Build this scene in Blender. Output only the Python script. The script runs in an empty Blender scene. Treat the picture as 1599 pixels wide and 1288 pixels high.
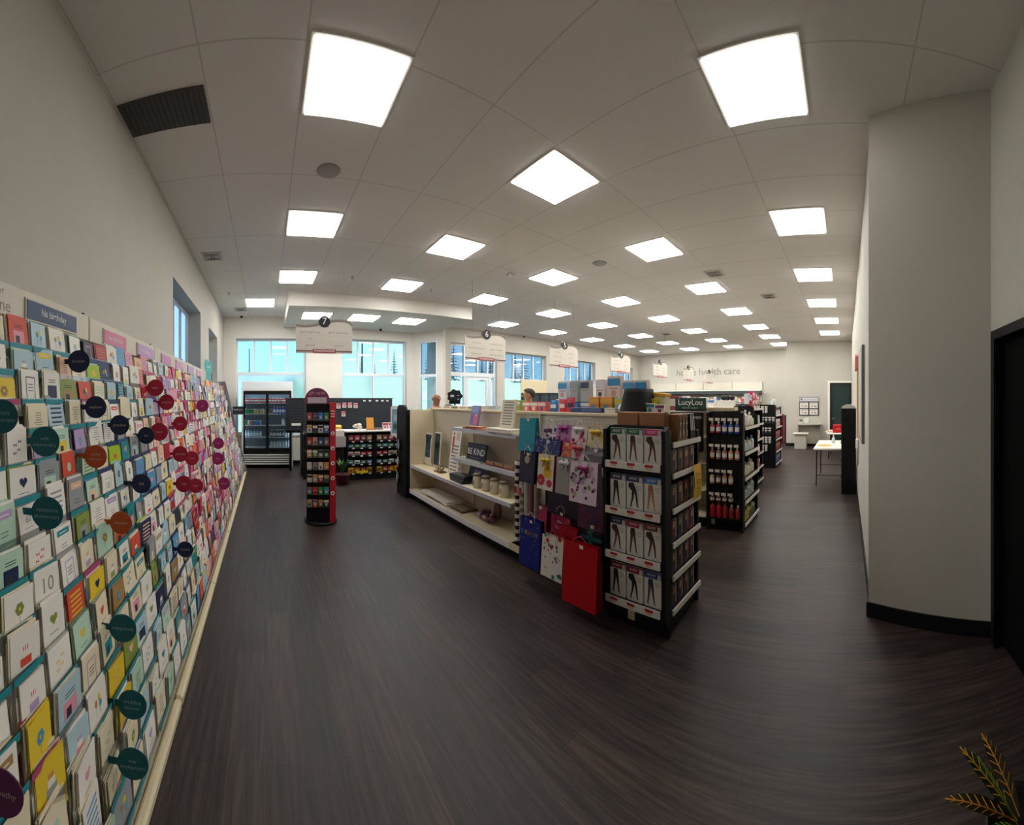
import bpy, math, random
from mathutils import Vector, Matrix
random.seed(11)
sc = bpy.context.scene
COL = sc.collection
PI = math.pi
R = math.radians

# ------------------------------------------------------------------ camera, world, exposure
EYE = 1.65
F_, CX_, CY_, W_, H_ = 577.0, 799.5, 626.0, 1599.0, 1288.0
YAW = 38.15
cam = bpy.data.cameras.new('camera')
cam.type = 'PANO'
cam.panorama_type = 'CENTRAL_CYLINDRICAL'      # the photo is a swept phone panorama
cam.central_cylindrical_range_u_min = -CX_ / F_
cam.central_cylindrical_range_u_max = (W_ - CX_) / F_
cam.central_cylindrical_range_v_min = -(H_ - CY_) / F_
cam.central_cylindrical_range_v_max = CY_ / F_
cam.central_cylindrical_radius = 1.0
camo = bpy.data.objects.new('camera', cam)
COL.objects.link(camo)
camo.location = (0, 0, EYE)
camo.rotation_euler = (R(90), 0, R(-YAW))
sc.camera = camo

sc.view_settings.view_transform = 'Standard'
sc.view_settings.look = 'None'
sc.view_settings.gamma = 1.0
sc.view_settings.use_curve_mapping = False
sc.view_settings.exposure = 0.35
sc.cycles.use_denoising = True
sc.cycles.max_bounces = 8
sc.cycles.diffuse_bounces = 4
sc.cycles.glossy_bounces = 3
sc.cycles.transmission_bounces = 6
sc.cycles.transparent_max_bounces = 12
sc.cycles.sample_clamp_indirect = 6.0
sc.cycles.caustics_reflective = False
sc.cycles.caustics_refractive = False

LAMP = 14.0         # strength of the ceiling panels
SKY = 1.25

world = bpy.data.worlds.new('sky')
sc.world = world
world.use_nodes = True
nt = world.node_tree
nt.nodes.clear()
o_ = nt.nodes.new('ShaderNodeOutputWorld')
bg = nt.nodes.new('ShaderNodeBackground')
tc = nt.nodes.new('ShaderNodeTexCoord')
sx = nt.nodes.new('ShaderNodeSeparateXYZ')
mr = nt.nodes.new('ShaderNodeMapRange')
mr.inputs['From Min'].default_value = -0.02
mr.inputs['From Max'].default_value = 0.45
cr = nt.nodes.new('ShaderNodeValToRGB')
cr.color_ramp.elements[0].color = (0.50, 0.90, 1.0, 1)
cr.color_ramp.elements[1].color = (0.10, 0.50, 1.0, 1)
noi = nt.nodes.new('ShaderNodeTexNoise')
noi.inputs['Scale'].default_value = 3.5
noi.inputs['Detail'].default_value = 5
cr2 = nt.nodes.new('ShaderNodeValToRGB')
cr2.color_ramp.elements[0].position = 0.5
cr2.color_ramp.elements[0].color = (0, 0, 0, 1)
cr2.color_ramp.elements[1].position = 0.75
cr2.color_ramp.elements[1].color = (0.5, 0.5, 0.5, 1)
mx = nt.nodes.new('ShaderNodeMix')
mx.data_type = 'RGBA'
nt.links.new(tc.outputs['Generated'], sx.inputs[0])
nt.links.new(sx.outputs['Z'], mr.inputs['Value'])
nt.links.new(mr.outputs[0], cr.inputs[0])
nt.links.new(tc.outputs['Generated'], noi.inputs['Vector'])
nt.links.new(noi.outputs['Fac'], cr2.inputs[0])
nt.links.new(cr2.outputs[0], mx.inputs['Factor'])
nt.links.new(cr.outputs[0], mx.inputs[6])
mx.inputs[7].default_value = (0.8, 0.97, 1.0, 1)
nt.links.new(mx.outputs[2], bg.inputs['Color'])
bg.inputs['Strength'].default_value = SKY
sun_fill = bpy.data.lights.new('sun_fill', 'SUN')
sun_fill.energy = 3.6
sun_fill.angle = 0.2
sun_fill.color = (1.0, 0.95, 0.85)
suno = bpy.data.objects.new('sun_fill', sun_fill)
COL.objects.link(suno)
suno.rotation_euler = (R(52), 0, R(8))      # added to brighten the lawn, from the south behind the shop
nt.links.new(bg.outputs[0], o_.inputs['Surface'])

# ------------------------------------------------------------------ materials
def lin(h):
    if isinstance(h, str):
        h = h.lstrip('#')
        c = [int(h[i:i + 2], 16) / 255 for i in (0, 2, 4)]
    else:
        c = h
    return tuple(x / 12.92 if x <= 0.04045 else ((x + 0.055) / 1.055) ** 2.4 for x in c) + (1.0,)

_m = {}
def M(h, rough=0.55, metal=0.0, spec=0.4, name=None):
    k = (h, rough, metal, spec)
    if k in _m:
        return _m[k]
    m = bpy.data.materials.new(name or ('paint ' + str(h)))
    m.use_nodes = True
    b = m.node_tree.nodes['Principled BSDF']
    b.inputs['Base Color'].default_value = lin(h)
    b.inputs['Roughness'].default_value = rough
    b.inputs['Metallic'].default_value = metal
    b.inputs['Specular IOR Level'].default_value = spec
    _m[k] = m
    return m

def nodes(m):
    return m.node_tree.nodes, m.node_tree.links

def emis(h, s, name):
    m = bpy.data.materials.new(name)
    m.use_nodes = True
    n, l = nodes(m)
    n.clear()
    o = n.new('ShaderNodeOutputMaterial')
    e = n.new('ShaderNodeEmission')
    e.inputs[0].default_value = lin(h)
    e.inputs[1].default_value = s
    l.new(e.outputs[0], o.inputs[0])
    return m

def thin_glass(name, tint, refl=0.08, rough=0.0):
    m = bpy.data.materials.new(name)
    m.use_nodes = True
    n, l = nodes(m)
    n.clear()
    o = n.new('ShaderNodeOutputMaterial')
    mixs = n.new('ShaderNodeMixShader')
    t = n.new('ShaderNodeBsdfTransparent')
    t.inputs[0].default_value = tint
    g = n.new('ShaderNodeBsdfGlossy')
    g.inputs['Roughness'].default_value = rough
    lw = n.new('ShaderNodeLayerWeight')
    lw.inputs['Blend'].default_value = 0.25
    ad = n.new('ShaderNodeMath')
    ad.operation = 'MULTIPLY_ADD'
    ad.inputs[1].default_value = 0.5
    ad.inputs[2].default_value = refl
    l.new(lw.outputs['Fresnel'], ad.inputs[0])
    l.new(ad.outputs[0], mixs.inputs[0])
    l.new(t.outputs[0], mixs.inputs[1])
    l.new(g.outputs[0], mixs.inputs[2])
    l.new(mixs.outputs[0], o.inputs[0])
    return m

GLASS = thin_glass('window glass', (0.86, 0.93, 0.97, 1), 0.05)
GLASS_DARK = thin_glass('tinted glass', (0.36, 0.44, 0.54, 1), 0.12)
GLASS_DOOR = thin_glass('cooler glass', (0.72, 0.82, 0.88, 1), 0.03)
GLASS_CLEAR = thin_glass('clear plastic', (0.93, 0.95, 0.96, 1), 0.06, 0.05)

def frosted():
    m = bpy.data.materials.new('frosted glass')
    m.use_nodes = True
    n, l = nodes(m)
    n.clear()
    o = n.new('ShaderNodeOutputMaterial')
    a = n.new('ShaderNodeMixShader')
    a.inputs[0].default_value = 0.35
    r = n.new('ShaderNodeBsdfRefraction')
    r.inputs['Color'].default_value = (0.95, 0.84, 0.92, 1)
    r.inputs['Roughness'].default_value = 0.35
    r.inputs['IOR'].default_value = 1.12
    t = n.new('ShaderNodeBsdfTranslucent')
    t.inputs[0].default_value = (0.85, 0.80, 0.92, 1)
    l.new(r.outputs[0], a.inputs[1])
    l.new(t.outputs[0], a.inputs[2])
    l.new(a.outputs[0], o.inputs[0])
    return m
FROST = frosted()

def noisy(name, h, h2, scale=6.0, rough=0.8, bump=0.0, bscale=200.0):
    m = bpy.data.materials.new(name)
    m.use_nodes = True
    n, l = nodes(m)
    b = n['Principled BSDF']
    t = n.new('ShaderNodeTexCoord')
    x = n.new('ShaderNodeTexNoise')
    x.inputs['Scale'].default_value = scale
    x.inputs['Detail'].default_value = 4
    c = n.new('ShaderNodeValToRGB')
    c.color_ramp.elements[0].position = 0.3
    c.color_ramp.elements[1].position = 0.7
    c.color_ramp.elements[0].color = lin(h)
    c.color_ramp.elements[1].color = lin(h2)
    l.new(t.outputs['Object'], x.inputs['Vector'])
    l.new(x.outputs['Fac'], c.inputs[0])
    l.new(c.outputs[0], b.inputs['Base Color'])
    b.inputs['Roughness'].default_value = rough
    if bump:
        y = n.new('ShaderNodeTexNoise')
        y.inputs['Scale'].default_value = bscale
        bp = n.new('ShaderNodeBump')
        bp.inputs['Strength'].default_value = bump
        bp.inputs['Distance'].default_value = 0.002
        l.new(t.outputs['Object'], y.inputs['Vector'])
        l.new(y.outputs['Fac'], bp.inputs['Height'])
        l.new(bp.outputs[0], b.inputs['Normal'])
    return m

WALL = noisy('wall paint', 'C6C1B7', 'C2BDB3', 2.0, 0.75, 0.15, 260)
WALLW = noisy('wall paint white', 'E2DED6', 'DEDAD2', 2.0, 0.75, 0.1, 260)
SIDING = M('9C9A96', 0.8)

def ceiling_mat():
    m = bpy.data.materials.new('ceiling tiles')
    m.use_nodes = True
    n, l = nodes(m)
    b = n['Principled BSDF']
    t = n.new('ShaderNodeTexCoord')
    s = n.new('ShaderNodeSeparateXYZ')
    l.new(t.outputs['Object'], s.inputs[0])
    def line(out, off, per):
        a = n.new('ShaderNodeMath'); a.operation = 'SUBTRACT'; a.inputs[1].default_value = off
        d = n.new('ShaderNodeMath'); d.operation = 'DIVIDE'; d.inputs[1].default_value = per
        f = n.new('ShaderNodeMath'); f.operation = 'FRACT'
        c = n.new('ShaderNodeMath'); c.operation = 'SUBTRACT'; c.inputs[1].default_value = 0.5
        e = n.new('ShaderNodeMath'); e.operation = 'ABSOLUTE'
        g = n.new('ShaderNodeMath'); g.operation = 'GREATER_THAN'; g.inputs[1].default_value = 0.5 - 0.006 / per
        l.new(out, a.inputs[0]); l.new(a.outputs[0], d.inputs[0]); l.new(d.outputs[0], f.inputs[0])
        l.new(f.outputs[0], c.inputs[0]); l.new(c.outputs[0], e.inputs[0]); l.new(e.outputs[0], g.inputs[0])
        return g.outputs[0]
    gx = line(s.outputs['X'], 0.249, 0.6625)
    gy = line(s.outputs['Y'], 2.22, 1.32)
    mxx = n.new('ShaderNodeMath'); mxx.operation = 'MAXIMUM'
    l.new(gx, mxx.inputs[0]); l.new(gy, mxx.inputs[1])
    mix = n.new('ShaderNodeMix'); mix.data_type = 'RGBA'
    l.new(mxx.outputs[0], mix.inputs['Factor'])
    mix.inputs[6].default_value = lin('EAE6E2')
    mix.inputs[7].default_value = lin('D3CECA')
    l.new(mix.outputs[2], b.inputs['Base Color'])
    b.inputs['Roughness'].default_value = 0.9
    nn = n.new('ShaderNodeTexNoise'); nn.inputs['Scale'].default_value = 120
    bp = n.new('ShaderNodeBump'); bp.inputs['Strength'].default_value = 0.12; bp.inputs['Distance'].default_value = 0.003
    l.new(t.outputs['Object'], nn.inputs['Vector']); l.new(nn.outputs['Fac'], bp.inputs['Height']); l.new(bp.outputs[0], b.inputs['Normal'])
    return m

def floor_mat():
    m = bpy.data.materials.new('dark wood vinyl planks')
    m.use_nodes = True
    n, l = nodes(m)
    b = n['Principled BSDF']
    t = n.new('ShaderNodeTexCoord')
    mp = n.new('ShaderNodeMapping'); mp.inputs['Rotation'].default_value = (0, 0, R(90))
    l.new(t.outputs['Object'], mp.inputs[0])
    br = n.new('ShaderNodeTexBrick')
    br.offset = 0.37
    br.inputs['Scale'].default_value = 1.0
    br.inputs['Brick Width'].default_value = 1.22
    br.inputs['Row Height'].default_value = 0.18
    br.inputs['Mortar Size'].default_value = 0.0016
    br.inputs['Mortar Smooth'].default_value = 0.2
    br.inputs['Color1'].default_value = lin('423734')
    br.inputs['Color2'].default_value = lin('312928')
    br.inputs['Mortar'].default_value = lin('241E1D')
    l.new(mp.outputs[0], br.inputs['Vector'])
    mp2 = n.new('ShaderNodeMapping'); mp2.inputs['Scale'].default_value = (38, 2.2, 1)
    l.new(t.outputs['Object'], mp2.inputs[0])
    nz = n.new('ShaderNodeTexNoise'); nz.inputs['Scale'].default_value = 1.0; nz.inputs['Detail'].default_value = 8; nz.inputs['Roughness'].default_value = 0.65
    nz.inputs['Distortion'].default_value = 0.6
    l.new(mp2.outputs[0], nz.inputs['Vector'])
    c = n.new('ShaderNodeValToRGB')
    c.color_ramp.elements[0].position = 0.36; c.color_ramp.elements[0].color = (0.40, 0.38, 0.38, 1)
    c.color_ramp.elements[1].position = 0.66; c.color_ramp.elements[1].color = (1.45, 1.40, 1.36, 1)
    l.new(nz.outputs['Fac'], c.inputs[0])
    mu = n.new('ShaderNodeMix'); mu.data_type = 'RGBA'; mu.blend_type = 'MULTIPLY'; mu.inputs['Factor'].default_value = 1.0
    l.new(br.outputs['Color'], mu.inputs[6]); l.new(c.outputs[0], mu.inputs[7])
    l.new(mu.outputs[2], b.inputs['Base Color'])
    rr = n.new('ShaderNodeMapRange'); rr.inputs['To Min'].default_value = 0.34; rr.inputs['To Max'].default_value = 0.55
    l.new(nz.outputs['Fac'], rr.inputs['Value']); l.new(rr.outputs[0], b.inputs['Roughness'])
    b.inputs['Specular IOR Level'].default_value = 0.3
    bp = n.new('ShaderNodeBump'); bp.inputs['Strength'].default_value = 0.25; bp.inputs['Distance'].default_value = 0.002
    l.new(nz.outputs['Fac'], bp.inputs['Height']); l.new(bp.outputs[0], b.inputs['Normal'])
    return m

WHITE = M('EFEBE3', 0.5); CREAM = M('DCCFAE', 0.5); CREAM_SHADE = M('BFB5A2', 0.55)  # the greyer cream has the back panels' shade put into its colour
BLACK = M('0F0F12', 0.5, 0, .25); BLACKM = M('141417', 0.6, 0, .25); DARK = M('1E1F24', 0.6, 0, .3)
SHELFW = M('E6E2DA', 0.4); RAILW = M('E9E9E9', 0.35); RAILG = M('C9CDD6', 0.35)
STEEL = M('B9BCC0', 0.3, 0.9); GREYP = M('8C8C8C', 0.5); PEG = M('CFC8B6', 0.6)
INK = M('303038', 0.6); INKL = M('8E8A86', 0.6); PAPER = M('F2EFE9', 0.6); REDP = M('B3182B', 0.45)
KRAFT = M('9A6B46', 0.7)

# ------------------------------------------------------------------ mesh builder
_txt = {}
def text_mesh(s, bold=False):
    if s in _txt:
        return _txt[s]
    cu = bpy.data.curves.new('t', 'FONT')
    cu.body = s
    cu.size = 1.0
    cu.resolution_u = 2
    cu.align_x = 'CENTER'
    cu.align_y = 'CENTER'
    ob = bpy.data.objects.new('t', cu)
    COL.objects.link(ob)
    dg = bpy.context.evaluated_depsgraph_get()
    me = bpy.data.meshes.new_from_object(ob.evaluated_get(dg))
    vs = [tuple(v.co) for v in me.vertices]
    fs = [tuple(p.vertices) for p in me.polygons]
    bpy.data.objects.remove(ob)
    bpy.data.curves.remove(cu)
    bpy.data.meshes.remove(me)
    _txt[s] = (vs, fs)
    return _txt[s]

class MB:
    def __init__(self):
        self.v = []; self.f = []; self.mi = []; self.sm = []; self.mats = []
        self.T = Matrix.Identity(4)
    def _mat(self, m):
        if m not in self.mats:
            self.mats.append(m)
        return self.mats.index(m)
    def add(self, vs, fs, mat, smooth=False):
        b = len(self.v)
        T = self.T
        self.v += [tuple(T @ Vector(p)) for p in vs]
        k = self._mat(mat)
        for f in fs:
            self.f.append(tuple(b + i for i in f)); self.mi.append(k); self.sm.append(smooth)
        return self
    def box(self, c, s, mat, bev=0.0, rx=0, ry=0, rz=0):
        hx, hy, hz = s[0] / 2, s[1] / 2, s[2] / 2
        rot = None
        if rx or ry or rz:
            rot = Matrix.Rotation(rz, 3, 'Z') @ Matrix.Rotation(ry, 3, 'Y') @ Matrix.Rotation(rx, 3, 'X')
        if bev <= 0:
            vs = [(x, y, z) for x in (-hx, hx) for y in (-hy, hy) for z in (-hz, hz)]
            fs = [(0, 1, 3, 2), (4, 6, 7, 5), (0, 4, 5, 1), (2, 3, 7, 6), (0, 2, 6, 4), (1, 5, 7, 3)]
        else:
            d = min(bev, hx * .95, hy * .95, hz * .95)
            vs = []; idx = {}
            for a in (-1, 1):
                for e in (-1, 1):
                    for g in (-1, 1):
                        for ax in range(3):
                            p = [a * (hx - d), e * (hy - d), g * (hz - d)]
                            p[ax] = (a, e, g)[ax] * (hx, hy, hz)[ax]
                            idx[(a, e, g, ax)] = len(vs); vs.append(tuple(p))
            fs = []
            for ax in range(3):
                for sg in (-1, 1):
                    o = [i for i in range(3) if i != ax]
                    loop = []
                    for q, w in ((-1, -1), (1, -1), (1, 1), (-1, 1)):
                        k = [0, 0, 0]; k[ax] = sg; k[o[0]] = q; k[o[1]] = w
                        loop.append(idx[(k[0], k[1], k[2], ax)])
                    fs.append(tuple(loop if (sg > 0) == (ax != 1) else loop[::-1]))
            for ax in range(3):
                o = [i for i in range(3) if i != ax]
                for q in (-1, 1):
                    for w in (-1, 1):
                        k1 = [0, 0, 0]; k1[o[0]] = q; k1[o[1]] = w
                        k2 = k1[:]; k1[ax] = -1; k2[ax] = 1
                        fs.append((idx[(*k1, o[0])], idx[(*k2, o[0])], idx[(*k2, o[1])], idx[(*k1, o[1])]))
            for a in (-1, 1):
                for e in (-1, 1):
                    for g in (-1, 1):
                        fs.append((idx[(a, e, g, 0)], idx[(a, e, g, 1)], idx[(a, e, g, 2)]))
        if rot:
            vs = [tuple(rot @ Vector(p)) for p in vs]
        vs = [(p[0] + c[0], p[1] + c[1], p[2] + c[2]) for p in vs]
        return self.add(vs, fs, mat)
    def bx(self, x0, x1, y0, y1, z0, z1, mat, bev=0.0):
        return self.box(((x0 + x1) / 2, (y0 + y1) / 2, (z0 + z1) / 2), (abs(x1 - x0), abs(y1 - y0), abs(z1 - z0)), mat, bev)
    def quad(self, p, mat):
        return self.add(p, [tuple(range(len(p)))], mat)
    def prism(self, pts, axis, t0, t1, mat):
        """pts: 2D outline; axis 'x': (y,z), 'y': (x,z), 'z': (x,y)"""
        def mk(a, b, t):
            return {'x': (t, a, b), 'y': (a, t, b), 'z': (a, b, t)}[axis]
        n = len(pts)
        vs = [mk(a, b, t0) for a, b in pts] + [mk(a, b, t1) for a, b in pts]
        fs = [tuple(range(n))[::-1], tuple(range(n, 2 * n))] + [(i, (i + 1) % n, n + (i + 1) % n, n + i) for i in range(n)]
        return self.add(vs, fs, mat)
    def lathe(self, prof, mat, seg=16, c=(0, 0, 0), smooth=True, mats=None):
        vs = []; n = len(prof)
        for r, z in prof:
            for k in range(seg):
                a = 2 * PI * k / seg
                vs.append((c[0] + r * math.cos(a), c[1] + r * math.sin(a), c[2] + z))
        for i in range(n - 1):
            fs = [(i * seg + k, i * seg + (k + 1) % seg, (i + 1) * seg + (k + 1) % seg, (i + 1) * seg + k) for k in range(seg)]
            self.add(vs if i == 0 else [], [], mat) if i == 0 else None
            if i == 0:
                base = len(self.v) - len(vs)
            kk = self._mat(mats[i] if mats else mat)
            for f in fs:
                self.f.append(tuple(base + q for q in f)); self.mi.append(kk); self.sm.append(smooth)
        for i, rev in ((0, True), (n - 1, False)):
            if prof[i][0] > 1e-5:
                loop = [base + i * seg + k for k in range(seg)]
                self.f.append(tuple(loop[::-1] if rev else loop)); self.mi.append(self._mat((mats[0] if rev else mats[-1]) if mats else mat)); self.sm.append(False)
        return self
    def tube(self, pts, r, mat, seg=8, closed=False):
        pts = [Vector(p) for p in pts]
        n = len(pts)
        vs = []
        up = None
        for i, p in enumerate(pts):
            a = pts[i - 1] if (i > 0 or closed) else pts[i]
            b = pts[(i + 1) % n] if (i < n - 1 or closed) else pts[i]
            d = (b - a).normalized()
            if up is None:
                up = Vector((0, 0, 1)) if abs(d.z) < 0.9 else Vector((1, 0, 0))
            s = d.cross(up)
            s = s.normalized() if s.length > 1e-6 else Vector((1, 0, 0))
            u = s.cross(d).normalized()
            up = u
            rr = r[i] if isinstance(r, (list, tuple)) else r
            for k in range(seg):
                t = 2 * PI * k / seg
                vs.append(tuple(p + s * (rr * math.cos(t)) + u * (rr * math.sin(t))))
        fs = []
        for i in range(n if closed else n - 1):
            j = (i + 1) % n
            fs += [(i * seg + k, i * seg + (k + 1) % seg, j * seg + (k + 1) % seg, j * seg + k) for k in range(seg)]
        self.add(vs, fs, mat, True)
        if not closed:
            b = len(self.v) - len(vs)
            for loop in (range(seg), range((n - 1) * seg, n * seg)):
                self.f.append(tuple(b + q for q in loop)); self.mi.append(self._mat(mat)); self.sm.append(False)
        return self
    def sphere(self, c, r, mat, seg=14, rings=8):
        rx, ry, rz = r if isinstance(r, (tuple, list)) else (r, r, r)
        vs = []
        for i in range(rings + 1):
            t = PI * i / rings
            for k in range(seg):
                a = 2 * PI * k / seg
                vs.append((c[0] + rx * math.sin(t) * math.cos(a), c[1] + ry * math.sin(t) * math.sin(a), c[2] + rz * math.cos(t)))
        fs = [(i * seg + k, (i + 1) * seg + k, (i + 1) * seg + (k + 1) % seg, i * seg + (k + 1) % seg) for i in range(rings) for k in range(seg)]
        return self.add(vs, fs, mat, True)
    def disc(self, c, r, mat, face='x', seg=12, ry=None):
        ry = ry or r
        vs = []
        for k in range(seg):
            a = 2 * PI * k / seg
            u, w = r * math.cos(a), ry * math.sin(a)
            vs.append({'x': (c[0], c[1] + u, c[2] + w), '-x': (c[0], c[1] - u, c[2] + w), 'y': (c[0] - u, c[1], c[2] + w), '-y': (c[0] + u, c[1], c[2] + w), 'z': (c[0] + u, c[1] + w, c[2])}[face])
        return self.add(vs, [tuple(range(seg))], mat)
    def plate(self, c, r, t, mat, axis='y', seg=24, ry=None):
        ry = ry or r
        pts = [(r * math.cos(2 * PI * k / seg), ry * math.sin(2 * PI * k / seg)) for k in range(seg)]
        o = {'x': (c[1], c[2], c[0]), 'y': (c[0], c[2], c[1]), 'z': (c[0], c[1], c[2])}[axis]
        return self.prism([(o[0] + a, o[1] + b) for a, b in pts], axis, o[2] - t / 2, o[2] + t / 2, mat)
    def text(self, s, size, c, face, mat, squash=1.0, maxw=None):
        """flat printed lettering; face = direction it looks to: '-y', '-x', 'x', 'y', 'z'"""
        vs, fs = text_mesh(s)
        if maxw:
            w = (max(v[0] for v in vs) - min(v[0] for v in vs)) * size
            if w > maxw:
                squash *= maxw / w
        out = []
        for x, y, _ in vs:
            a, b = x * size * squash, y * size
            out.append({'-y': (c[0] + a, c[1], c[2] + b), 'y': (c[0] - a, c[1], c[2] + b), 'x': (c[0], c[1] + a, c[2] + b), '-x': (c[0], c[1] - a, c[2] + b), 'z': (c[0] + a, c[1] + b, c[2])}[face])
        return self.add(out, fs, mat)
    def mesh(self, name):
        me = bpy.data.meshes.new(name)
        me.from_pydata(self.v, [], self.f)
        for m in self.mats:
            me.materials.append(m)
        me.polygons.foreach_set('material_index', self.mi)
        me.polygons.foreach_set('use_smooth', self.sm)
        me.update()
        return me
    def build(self, name, parent=None, loc=(0, 0, 0), rz=0, ry=0, rx=0):
        o = bpy.data.objects.new(name, self.mesh(name))
        COL.objects.link(o)
        o.location = loc
        o.rotation_euler = (rx, ry, rz)
        if parent:
            o.parent = parent
        return o

def tag(o, label, cat, group=None, kind=None):
    o['label'] = label
    o['category'] = cat
    if group:
        o['group'] = group
    if kind:
        o['kind'] = kind
    return o

def thing(name, label, cat, loc=(0, 0, 0), rz=0, group=None):
    o = bpy.data.objects.new(name, None)
    o.empty_display_size = 0.05
    COL.objects.link(o)
    o.location = loc
    o.rotation_euler = (0, 0, rz)
    return tag(o, label, cat, group)

def struct(o):
    o['kind'] = 'structure'
    return o

def inst(mesh, name, loc, label, cat, group=None, rz=0, ry=0, rx=0):
    o = bpy.data.objects.new(name, mesh)
    COL.objects.link(o)
    o.location = loc
    o.rotation_euler = (rx, ry, rz)
    return tag(o, label, cat, group)

def copy_tree(root, loc, rz, label, group=None):
    r = root.copy()
    COL.objects.link(r)
    r.location = loc
    r.rotation_euler = (0, 0, rz)
    r['label'] = label
    if group:
        r['group'] = group
    def rec(a, b):
        for ch in list(a.children):
            c = ch.copy()
            COL.objects.link(c)
            c.parent = b
            c.matrix_parent_inverse = ch.matrix_parent_inverse
            rec(ch, c)
    rec(root, r)
    return r

ORD = ['', 'first', 'second', 'third', 'fourth', 'fifth', 'sixth', 'seventh', 'eighth', 'ninth', 'tenth', '11th', '12th', '13th', '14th', '15th', '16th', '17th', '18th', '19th', '20th']
def nth(n):
    if n < len(ORD):
        return ORD[n]
    return f"{n}{'st' if n % 10 == 1 and n != 11 else 'nd' if n % 10 == 2 and n != 12 else 'rd' if n % 10 == 3 and n != 13 else 'th'}"

# ------------------------------------------------------------------ setting: room shell
CEIL = 3.83
XW, YN, XE, YS = -1.1, 9.55, 15.2, -0.19

b = MB(); b.bx(-1.4, 15.6, -3.0, 9.9, -0.12, 0.0, floor_mat()); struct(b.build('floor'))
b = MB(); b.bx(-1.4, 15.6, -3.0, 9.9, CEIL, CEIL + 0.12, ceiling_mat()); struct(b.build('ceiling'))

def wall(name, p0, p1, openings, thick, mat, outside, height=CEIL):
    """wall from p0 to p1 (inner face on that line), thickness to the outside (+1 left of p0->p1, -1 right)"""
    p0 = Vector((p0[0], p0[1], 0)); p1 = Vector((p1[0], p1[1], 0))
    L = (p1 - p0).length
    ang = math.atan2(p1.y - p0.y, p1.x - p0.x)
    bb = MB()
    cuts = sorted(openings)
    u = 0.0
    y0, y1 = (0, thick) if outside > 0 else (-thick, 0)
    for (a, e, z0, z1) in cuts:
        if a > u:
            bb.bx(u, a, y0, y1, 0, height, mat)
        if z0 > 0.001:
            bb.bx(a, e, y0, y1, 0, z0, mat)
        if z1 < height - 0.001:
            bb.bx(a, e, y0, y1, z1, height, mat)
        u = e
    if u < L:
        bb.bx(u, L, y0, y1, 0, height, mat)
    return struct(bb.build(name, None, (p0.x, p0.y, 0), ang))

WT = 0.28
wall('wall_north', (XW, YN), (4.05, YN), [(0.32, 2.14, 0.78, 3.27), (3.09, 4.93, 0.78, 3.30)], WT, WALLW, 1)
DG0, DG1 = (4.05, YN), (4.58, 8.82)
wall('wall_northeast', DG0, DG1, [(0.16, 0.72, 0.9, 3.3)], 0.1, WALLW, 1, 3.549)
b = MB(); b.bx(4.58, 4.66, 8.82, 9.83, 0, CEIL, WALLW); struct(b.build('wall_vestibule'))
wall('wall_north', (4.66, YN), (XE, YN), [(0.56, 2.24, 0.0, 3.38), (2.54, 4.40, 0.8, 3.24), (5.33, 7.16, 2.3, 3.22), (8.2, 10.0, 2.3, 3.2)], WT, WALL, 1)
wall('wall_west', (XW, -3.0), (XW, YN + WT), [(7.28, 9.16, 1.9, 3.14), (10.05, 11.3, 1.9, 3.08)], 0.3, WALL, 1)
wall('wall_east', (XE, YN + WT), (XE, -0.5), [], 0.2, WALL, 1)
# projecting block on the east side, with the door
b = MB(); b.bx(13.4, XE, 0.66, 2.2, 0, CEIL, WALL); b.bx(13.4, XE, -0.5, 0.66, 2.34, CEIL, WALL); b.bx(13.9, XE, -0.5, 0.66, 0, 2.34, WALL); struct(b.build('wall_east_block'))
# south side: long wall, angled return, and the entrance wall with the dark doorway
b = MB(); b.bx(2.83, 13.9, YS - 0.3, YS, 0, CEIL, WALL); struct(b.build('wall_south'))
b = MB(); b.prism([(2.83, -0.17), (2.83, -1.2), (2.32, -1.2), (2.385, -0.99)], 'z', 0, CEIL, WALL); struct(b.build('wall_pillar'))
wall('wall_south_entrance', (2.6, -0.985), (-1.4, -0.985), [(0.29, 1.35, 0.0, 2.12)], 0.2, WALL, 1)

# baseboards
b = MB(); b.prism([(2.836, -0.162), (2.836, -0.152), (2.822, -0.156), (2.368, -0.995), (2.38, -1.0)], 'z', 0, 0.11, BLACK)
struct(b.build('baseboard_pillar'))
b = MB(); b.bx(2.84, 13.4, YS, YS + 0.012, 0, 0.11, BLACK); struct(b.build('baseboard_south'))
b = MB(); b.bx(13.388, 13.4, 0.75, 2.2, 0, 0.11, BLACK); b.bx(13.388, 15.19, 2.2, 2.212, 0, 0.11, BLACK); struct(b.build('baseboard_east'))
b = MB(); b.bx(15.188, 15.2, 2.2, 9.55, 0, 0.11, BLACK); struct(b.build('baseboard_east'))
b = MB(); b.bx(-1.1, 4.05, 9.538, 9.55, 0, 0.11, BLACK); struct(b.build('baseboard_north'))

# dropped soffit over the checkout
b = MB()
b.bx(0.46, 4.58, 7.34, 7.44, 3.55, CEIL, WALLW)
b.bx(0.46, 0.56, 7.44, YN, 3.55, CEIL, WALLW)
b.bx(4.48, 4.58, 7.44, 8.82, 3.55, CEIL, WALLW)
b.prism([(0.56, 7.44), (4.48, 7.44), (4.48, 8.96), (4.05, YN), (0.56, YN)], 'z', 3.55, 3.6, WALLW)
b.prism([(4.05, YN), (4.58, 8.82), (4.62, 8.86), (4.62, 9.9), (4.05, 9.9)], 'z', 3.549, CEIL, WALLW)
struct(b.build('trim_soffit'))

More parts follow.
